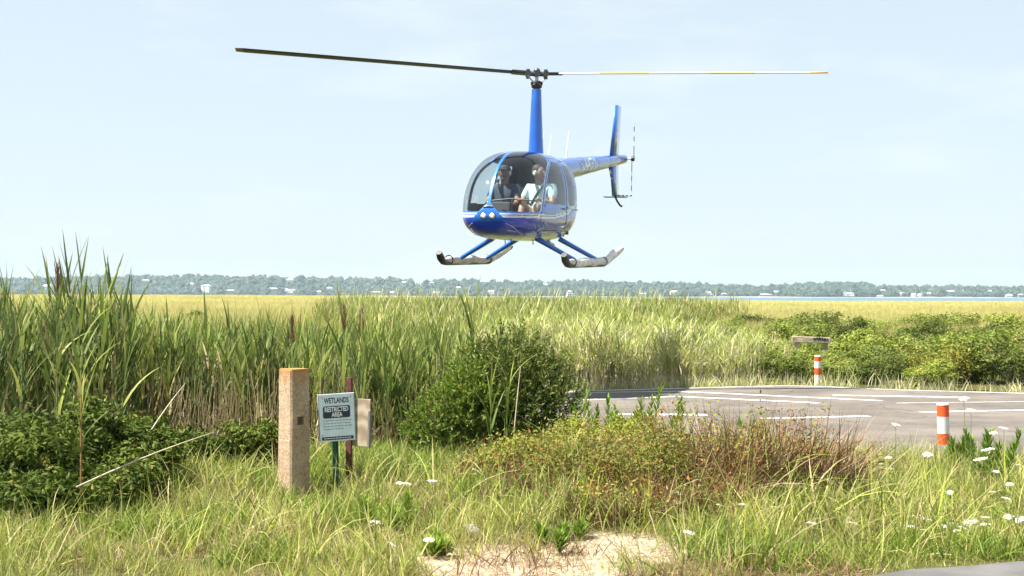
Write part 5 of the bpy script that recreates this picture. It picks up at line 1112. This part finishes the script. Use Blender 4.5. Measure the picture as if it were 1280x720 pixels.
# white umbel flowers
def umbel():
    n = 70; r_ = 0.048*np.sqrt(RNG.random(n)); a = U(0, 6.28, n); P0 = np.stack([r_*np.cos(a), r_*np.sin(a), 0.010-3.5*r_**2+RNG.normal(0, 0.002, n)], 1)
    Dn = np.stack([P0[:, 0]*4, P0[:, 1]*4, np.ones(n)], 1)+RNG.normal(0, 0.25, (n, 3))
    A = leafquads(P0, Dn, 0.016, 0.9, dry=(RNG.random(n) < 0.1)*0.6)
    n2 = 16; a2 = np.arange(n2)*0.3927; B = ribbons(np.tile([[0, 0, -0.035]], (n2, 1)), a2, U(0.4, 0.95, n2), -0.2, 0.048, 0.003, 2, dry=1.0)
    V, q, t_, c = join(A, B); return npmesh('flower_head', V, q, t_, c, mat=M['umbel_white'], smooth=False)
UM = [umbel() for _ in range(5)]
FL = [(505, 607, 11.0, 1.35, 'large white flower head in the grass right of the sign foot'), (540, 607, 11.0, 1.0, 'white flower beside the large head right of the sign'), (470, 653, 9.3, 1.0, 'cream flower low in the grass in front of the sign'), (597, 597, 11.3, 1.1, 'cream flower in front of the low ochre shrub'), (591, 660, 9.2, 1.0, 'white flower at the upper edge of the sand'), (537, 683, 8.8, 0.8, 'small white flower left of the sand'), (491, 692, 8.6, 0.8, 'lowest white flower left of the sand'), (848, 616, 10.0, 0.9, 'white flower against the russet shrub, upper of two'), (846, 628, 9.9, 0.7, 'white flower against the russet shrub, lower of two'), (862, 674, 9.0, 0.9, 'white flower in the grass right of the sand'), (900, 631, 9.7, 0.6, 'tiny white flower below the reddest shrub'), (928, 630, 9.7, 0.7, 'white flower among blades below the reddest shrub'), (1015, 653, 9.3, 0.8, 'white flower alone in the grass below the brown shrub'), (1067, 654, 9.4, 1.0, 'white flower between mound and road edge'),
      (1120, 530, 12.0, 1.1, 'white flower held high against the pad near the bollard'), (1205, 497, 11.5, 0.9, 'tilted flower head highest against the pad'), (1214, 512, 11.6, 0.9, 'cream flower just right of the bollard top'), (1160, 567, 11.6, 0.9, 'white flower at the foot of the near bollard'), (1226, 573, 11.0, 1.3, 'large flat white flower right of the near bollard'), (1235, 561, 11.2, 1.1, 'slanting white flower above the large flat one'), (1255, 534, 11.2, 0.9, 'white flower high against the pad at the right'), (1242, 540, 11.4, 0.8, 'small white flower just under the high right one'), (1110, 571, 11.6, 0.8, 'white flower left of the bollard foot, upper of two'), (1098, 580, 11.4, 0.8, 'white flower left of the bollard foot, lower of two'), (1112, 585, 11.2, 0.7, 'small white flower under the pair left of the bollard')]
for i, (px, py) in enumerate([(1188, 614), (1240, 614), (1258, 622), (1261, 647), (1275, 657), (1262, 604), (1245, 588), (1273, 580), (1140, 659), (1153, 662), (1232, 658), (1141, 680), (1155, 686), (1163, 668), (1190, 676), (1180, 680), (1209, 676), (1216, 671), (1217, 664), (1232, 678), (1205, 686), (1195, 690)]):
    FL.append((px, py, 9.2+(690-py)*0.018, U(0.45, 0.85), None))
cl = sorted([f for f in FL if f[4] is None], key=lambda f: f[0]); FL = [f for f in FL if f[4]]+[(*f[:4], f'white wild flower, {ORD[k]} from left in the cluster above the road') for k, f in enumerate(cl)]
for i, (px, py, Y, s_, lab) in enumerate(FL):
    p = at(px, py, Y); gzz = float(gz(p.x, p.y))
    if p.z < gzz+0.12: p.z = gzz+0.12
    root = tag(empty('white_flower', (p.x, p.y, gzz), U(0, 6.28)), lab or 'white flat topped wild flower in the cluster above the road edge', 'flower', 'white wild flowers in the verge')
    h = p.z-gzz; MB().tube([(0, 0, 0), (0.01, 0.01, h*0.5), (0, 0, h-0.03*s_)], [0.0035, 0.003, 0.002], 5, cap=False).build('stem', M['green_stem'], root)
    link('flower_head', UM[i % 5], None, root, loc=(0, 0, h), rot=(0.15+RNG.normal(0, 0.22), RNG.normal(0, 0.22), 0), scale=s_*0.92)
# grass growing through the russet mound
p = pts_in(280, 0.2, 3.0, 9.6, 12.6, lambda X, Y: ~on_sand(X, Y))
scatter('mound_grass', p, vt[:6]+lb[:3], scl=U(0.7, 1.2, len(p)), tilt=0.14, label='tall grass growing through the russet shrubs', cat='grass')

# ================================================================== POSTS AND SIGNS
# concrete post with orange lichen near its head
m, t, out = newmat('lichen_concrete')
b = N(t, 'ShaderNodeBsdfPrincipled'); b.inputs['Roughness'].default_value = 0.9; b.inputs['Specular IOR Level'].default_value = 0.15
c = mixc(t, ramp(t, noise(t, 60, 5, 0.7), 0.35, 0.68), (0.25, 0.165, 0.10), (0.55, 0.415, 0.28)); c = mixc(t, ramp(t, noise(t, 9, 4), 0.4, 0.7, 0, 0.5), c, (0.52, 0.41, 0.29))
tcn = N(t, 'ShaderNodeTexCoord'); sxz = N(t, 'ShaderNodeSeparateXYZ'); t.links.new(tcn.outputs['Object'], sxz.inputs[0])
f = mth(t, 'ADD', sxz.outputs[2], mth(t, 'MULTIPLY', mth(t, 'SUBTRACT', noise(t, 14, 5, 0.65), 0.5), 0.35)); c = mixc(t, ramp(t, f, 0.90, 1.02, 0, 0.85), c, (0.40, 0.16, 0.03))
t.links.new(c, b.inputs['Base Color'])
bn = N(t, 'ShaderNodeBump'); bn.inputs['Strength'].default_value = 0.8; bn.inputs['Distance'].default_value = 0.012; t.links.new(noise(t, 85, 6, 0.7), bn.inputs['Height']); t.links.new(bn.outputs[0], b.inputs['Normal']); t.links.new(b.outputs[0], out.inputs[0]); m_conc = m
Yp = 11.5; xp = xr(368, Yp); zp = float(gz(xp, Yp))
root = tag(empty('concrete_post', (xp, Yp, zp), 0), 'square weathered concrete post with orange lichen and a square hole', 'post')
S_ = 0.186; Hh = 1.05-zp
def post_mesh():
    """square post, set cornerwise, with a square pocket in its right face"""
    mb = MB(); bm = mb.bm; a = S_/2; ch = 0.012
    prof = [(-a+ch, -a), (a-ch, -a), (a, -a+ch), (a, a-ch), (a-ch, a), (-a+ch, a), (-a, a-ch), (-a, -a+ch)]
    hz0, hz1, hw = Hh-0.455, Hh-0.385, 0.033
    zs = [-0.25, 0.3, hz0, hz1, Hh-0.012, Hh]
    rings = []
    for k, z in enumerate(zs):
        s = (1.02 if z < 0.35 else 1.0)*(0.96 if k == len(zs)-1 else 1); rings.append([bm.verts.new((x*s+RNG.normal(0, 0.0012), y*s+RNG.normal(0, 0.0012), z)) for x, y in prof])
    for i in range(len(zs)-1):
        for k in range(8):
            if zs[i] == hz0 and k == 2: continue      # face towards +x carries the pocket
            bm.faces.new((rings[i][k], rings[i][(k+1) % 8], rings[i+1][(k+1) % 8], rings[i+1][k]))
    bm.faces.new(rings[-1]); bm.faces.new(rings[0][::-1])
    o0, o1, o2, o3 = rings[2][2], rings[2][3], rings[3][3], rings[3][2]
    fr = [bm.verts.new((a, y, z)) for y, z in ((-hw, hz0+0.001), (hw, hz0+0.001), (hw, hz1-0.001), (-hw, hz1-0.001))]; bk = [bm.verts.new((a-0.06, v.co.y, v.co.z)) for v in fr]
    oo = [o0, o1, o2, o3]
    for k in range(4):
        bm.faces.new((oo[k], oo[(k+1) % 4], fr[(k+1) % 4], fr[k])); bm.faces.new((fr[k], fr[(k+1) % 4], bk[(k+1) % 4], bk[k]))
    bm.faces.new(bk)
    return mb.mesh('shaft', m_conc)
o = link('shaft', post_mesh(), None, root, rot=(0, 0, R(-47)))
mb = MB(); mb.box((0, 0, 0.11), (0.018, S_*0.86, 0.66), bev=0.006); mb.build('broken_facing', m_conc, root, loc=(-0.066, -0.058, 0), rot=(0, 0, R(43)))
# --- sign "WETLANDS RESTRICTED AREA"
Ys = 11.5; ps = at(421.5, 522, Ys); zs_ = float(gz(ps.x, Ys))
sg = tag(empty('warning_sign', (ps.x, Ys, zs_), R(20)), 'pale blue wetlands restricted area sign on a green post', 'sign')
m_sign = plain('sign_enamel', (0.66, 0.75, 0.79), 0.45, var=0.05, vscale=14); m_navy = plain('sign_navy', (0.012, 0.022, 0.055), 0.5, var=0.05); m_edge = plain('sign_edge', (0.10, 0.11, 0.12), 0.5); m_tx = plain('sign_fine_print', (0.22, 0.27, 0.30), 0.6, var=0.1); m_swht = plain('sign_lettering_white', (0.80, 0.82, 0.82), 0.5, var=0.03)
m_gpost = plain('green_steel', (0.010, 0.10, 0.085), 0.5, var=0.25, vscale=20); m_bolt = plain('bolt_steel', (0.35, 0.33, 0.30), 0.4, metal=0.8)
W_, H_ = 0.305, 0.388; hz_ = ps.z-zs_; tilt = R(-4.5)
bd = MB().box((0, 0, 0), (W_, 0.012, H_), bev=0.003).build('board', [m_sign], sg, loc=(0, 0, hz_), rot=(0, -R(2.5), 0))
def onb(me, mat, x, z, lift=0.0, name='lettering'):
    me.materials.append(mat); return link(name, me, None, bd, loc=(x, -0.0075-lift, z), rot=(R(90), 0, 0))
def rrect(w_, h_, r_, th=0.0015):
    mb = MB(); pts = []
    for cx, cyy, a0 in ((w_/2-r_, h_/2-r_, 0), (-w_/2+r_, h_/2-r_, 90), (-w_/2+r_, -h_/2+r_, 180), (w_/2-r_, -h_/2+r_, 270)):
        for k in range(5): a = R(a0+k*22.5); pts.append((cx+r_*math.cos(a), cyy+r_*math.sin(a), 0))
    mb.prism(pts, (0, 0, th)); return mb.mesh('panel')
mb = MB()
for (x0, z0, x1, z1) in ((-W_/2+0.004, 0, 0.005, H_-0.008), (W_/2-0.004, 0, 0.004, H_-0.008)): mb.box((x0, -0.0068, z0), (x1, 0.0016, z1))
mb.build('border', m_edge, bd)
onb(text_mesh('WETLANDS', 0.062, 'lettering', 0.62, 0.0014), m_navy, 0.0, 0.137)
onb(rrect(0.225, 0.098, 0.014), m_navy, -0.002, 0.046, 0.0005, 'panel')
onb(text_mesh('RESTRICTED', 0.054, 'lettering', 0.66, 0.0014), m_swht, -0.003, 0.066, 0.003); onb(text_mesh('AREA', 0.050, 'lettering', 0.72, 0.0014), m_swht, 0.0, 0.022, 0.003)
mb = MB()
for i, (z, x1) in enumerate(((-0.024, 0.11), (-0.047, 0.11), (-0.070, 0.112), (-0.093, 0.03))):
    x = -0.115
    while x < x1: l = U(0.010, 0.030); mb.box((x+l/2, 0, z), (l, 0.001, 0.0062)); x += l+0.006
mb.build('fine_print', m_tx, bd, loc=(0, -0.0072, 0))
onb(rrect(0.262, 0.026, 0.003), m_navy, 0.0, -0.168, 0.0005, 'panel')
mb = MB(); x = -0.115
while x < 0.112: l = U(0.010, 0.026); mb.box((x+l/2, 0, -0.168), (l, 0.001, 0.006)); x += l+0.005
mb.build('fine_print', m_swht, bd, loc=(0, -0.0105, 0))
for x, z in ((-0.118, 0.166), (0.118, 0.166), (-0.125, -0.14)):
    MB().tube([(x, -0.005, z), (x, -0.011, z)], 0.0055, 10).build('bolt', m_bolt, bd)
# U-section green post
mb = MB(); pr = [(-0.026, 0), (-0.020, 0), (-0.014, 0.022), (0.014, 0.022), (0.020, 0), (0.026, 0), (0.018, 0.028), (-0.018, 0.028)]
mb.prism([(x, y+0.008, -0.3) for x, y in pr], (0, 0, hz_+0.3+0.10)); mb.build('post', m_gpost, sg, rot=(0, R(-1.5), 0))
# --- weathered board on a rusty post behind
Yb = 11.75; pb = at(439, 520, Yb); zb_ = float(gz(pb.x, Yb))
wb = tag(empty('weathered_board', (pb.x, Yb, zb_), R(-24)), 'weathered bare wooden board on a rusty dark red post behind the sign', 'board')
m_ply = plain('weathered_plywood', (0.50, 0.42, 0.30), 0.85, var=0.22, vscale=5, bump=0.4, bscale=30)
m, t, out = newmat('plywood_grain'); b = N(t, 'ShaderNodeBsdfPrincipled'); b.inputs['Roughness'].default_value = 0.85
wv = N(t, 'ShaderNodeTexWave', wave_type='BANDS', bands_direction='Z'); wv.inputs['Scale'].default_value = 2.2; wv.inputs['Distortion'].default_value = 9; wv.inputs['Detail'].default_value = 4; wv.inputs['Detail Scale'].default_value = 1.5
tcn = N(t, 'ShaderNodeTexCoord'); t.links.new(tcn.outputs['Object'], wv.inputs[0]); c = mixc(t, wv.outputs['Fac'], (0.25, 0.195, 0.135), (0.44, 0.365, 0.26)); t.links.new(c, b.inputs['Base Color']); t.links.new(b.outputs[0], out.inputs[0]); m_ply = m
topb = EYE-(498-HOR)*Yb/FPX-zb_; botb = EYE-(557-HOR)*Yb/FPX-zb_
mb = MB(); mb.box((0.075, 0, (topb+botb)/2), (0.19, 0.014, topb-botb), bev=0.003); o = mb.build('panel', m_ply, wb, rot=(0, R(1.5), 0))
mb = MB(); mb.box((0.172, -0.012, (topb+botb)/2-0.05), (0.018, 0.030, (topb-botb)*0.78), bev=0.002); mb.build('batten', plain('grey_batten', (0.17, 0.15, 0.14), 0.8), wb, rot=(0, R(1.5), 0))
m_rust = plain('rusty_red_steel', (0.11, 0.034, 0.024), 0.7, var=0.35, vscale=25)
mb = MB(); ht = EYE-(472-HOR)*Yb/FPX-zb_; mb.box((0, -0.028, (ht-0.3)/2), (0.052, 0.030, ht+0.3), bev=0.004); mb.build('post', m_rust, wb)
# --- striped bollards
m_or = plain('bollard_orange', (0.68, 0.085, 0.012), 0.5, var=0.14, vscale=12); m_bw = plain('bollard_white', (0.62, 0.62, 0.60), 0.5, var=0.05, vscale=12)
def bollard(px, Y, d, h, bands, label, tilt):
    x = xr(px, Y); root = tag(empty('bollard', (x, Y, float(gz(x, Y))), 0), label, 'bollard', 'striped bollards round the pad'); root.rotation_euler = (0, tilt, 0)
    z = -0.15
    for z0, z1, mt in bands:
        z0 *= h; z1 *= h; z0 = z0 if z0 > 0 else -0.15; r_ = d/2*(1+U(-0.01, 0.01))
        MB().tube([(0, 0, z0), (0, 0, z1)], r_, 24).build('band', mt, root)
    MB().tube([(0, 0, h), (0, 0, h+0.012), (0, 0, h+0.020)], [d/2*1.04, d/2*1.04, d/2*0.8], 24).build('cap', m_bw, root)
bollard(1180, 15.4, 0.130, 0.485, ((0, 0.36, m_or), (0.36, 0.74, m_bw), (0.74, 1, m_or)), 'near orange and white striped bollard in the weeds by the pad', R(-1.5))
bollard(1022, 25.95, 0.120, 0.56, ((0, 0.40, m_bw), (0.40, 0.62, m_or), (0.62, 0.84, m_bw), (0.84, 1, m_or)), 'far orange and white striped bollard at the shrub edge', R(0.5))
# --- weathered timber rail standing in the shrubs
Yt = 30.3; pt = at(1014, 424, Yt); zt = float(gz(pt.x, Yt)); rr_ = tag(empty('timber_rail', (pt.x, Yt, zt), R(-4)), 'short weathered timber rail standing among the marsh shrubs', 'rail')
m_tim = plain('weathered_timber', (0.42, 0.34, 0.25), 0.85, var=0.3, vscale=6, bump=0.5)
hh_ = pt.z-zt
mb = MB(); mb.box((0, 0, hh_), (0.82, 0.16, 0.13), bev=0.012, rot=Euler((0, R(1.5), 0))); mb.build('beam', m_tim, rr_)
for x in (-0.3, 0.3): MB().box((x, 0, (hh_-0.065)/2-0.1), (0.10, 0.10, hh_-0.065+0.2), bev=0.008).build('leg', m_tim, rr_)
mb = MB()
for i in range(6): mb.box((0.06+i*0.055, -0.083, hh_+0.035-i*0.004+U(-0.012, 0.012)), (U(0.03, 0.05), 0.008, U(0.03, 0.06)), rot=Euler((0, U(-0.6, 0.6), 0)))
mb.build('tar_patch', plain('tar', (0.02, 0.018, 0.016), 0.6), rr_)
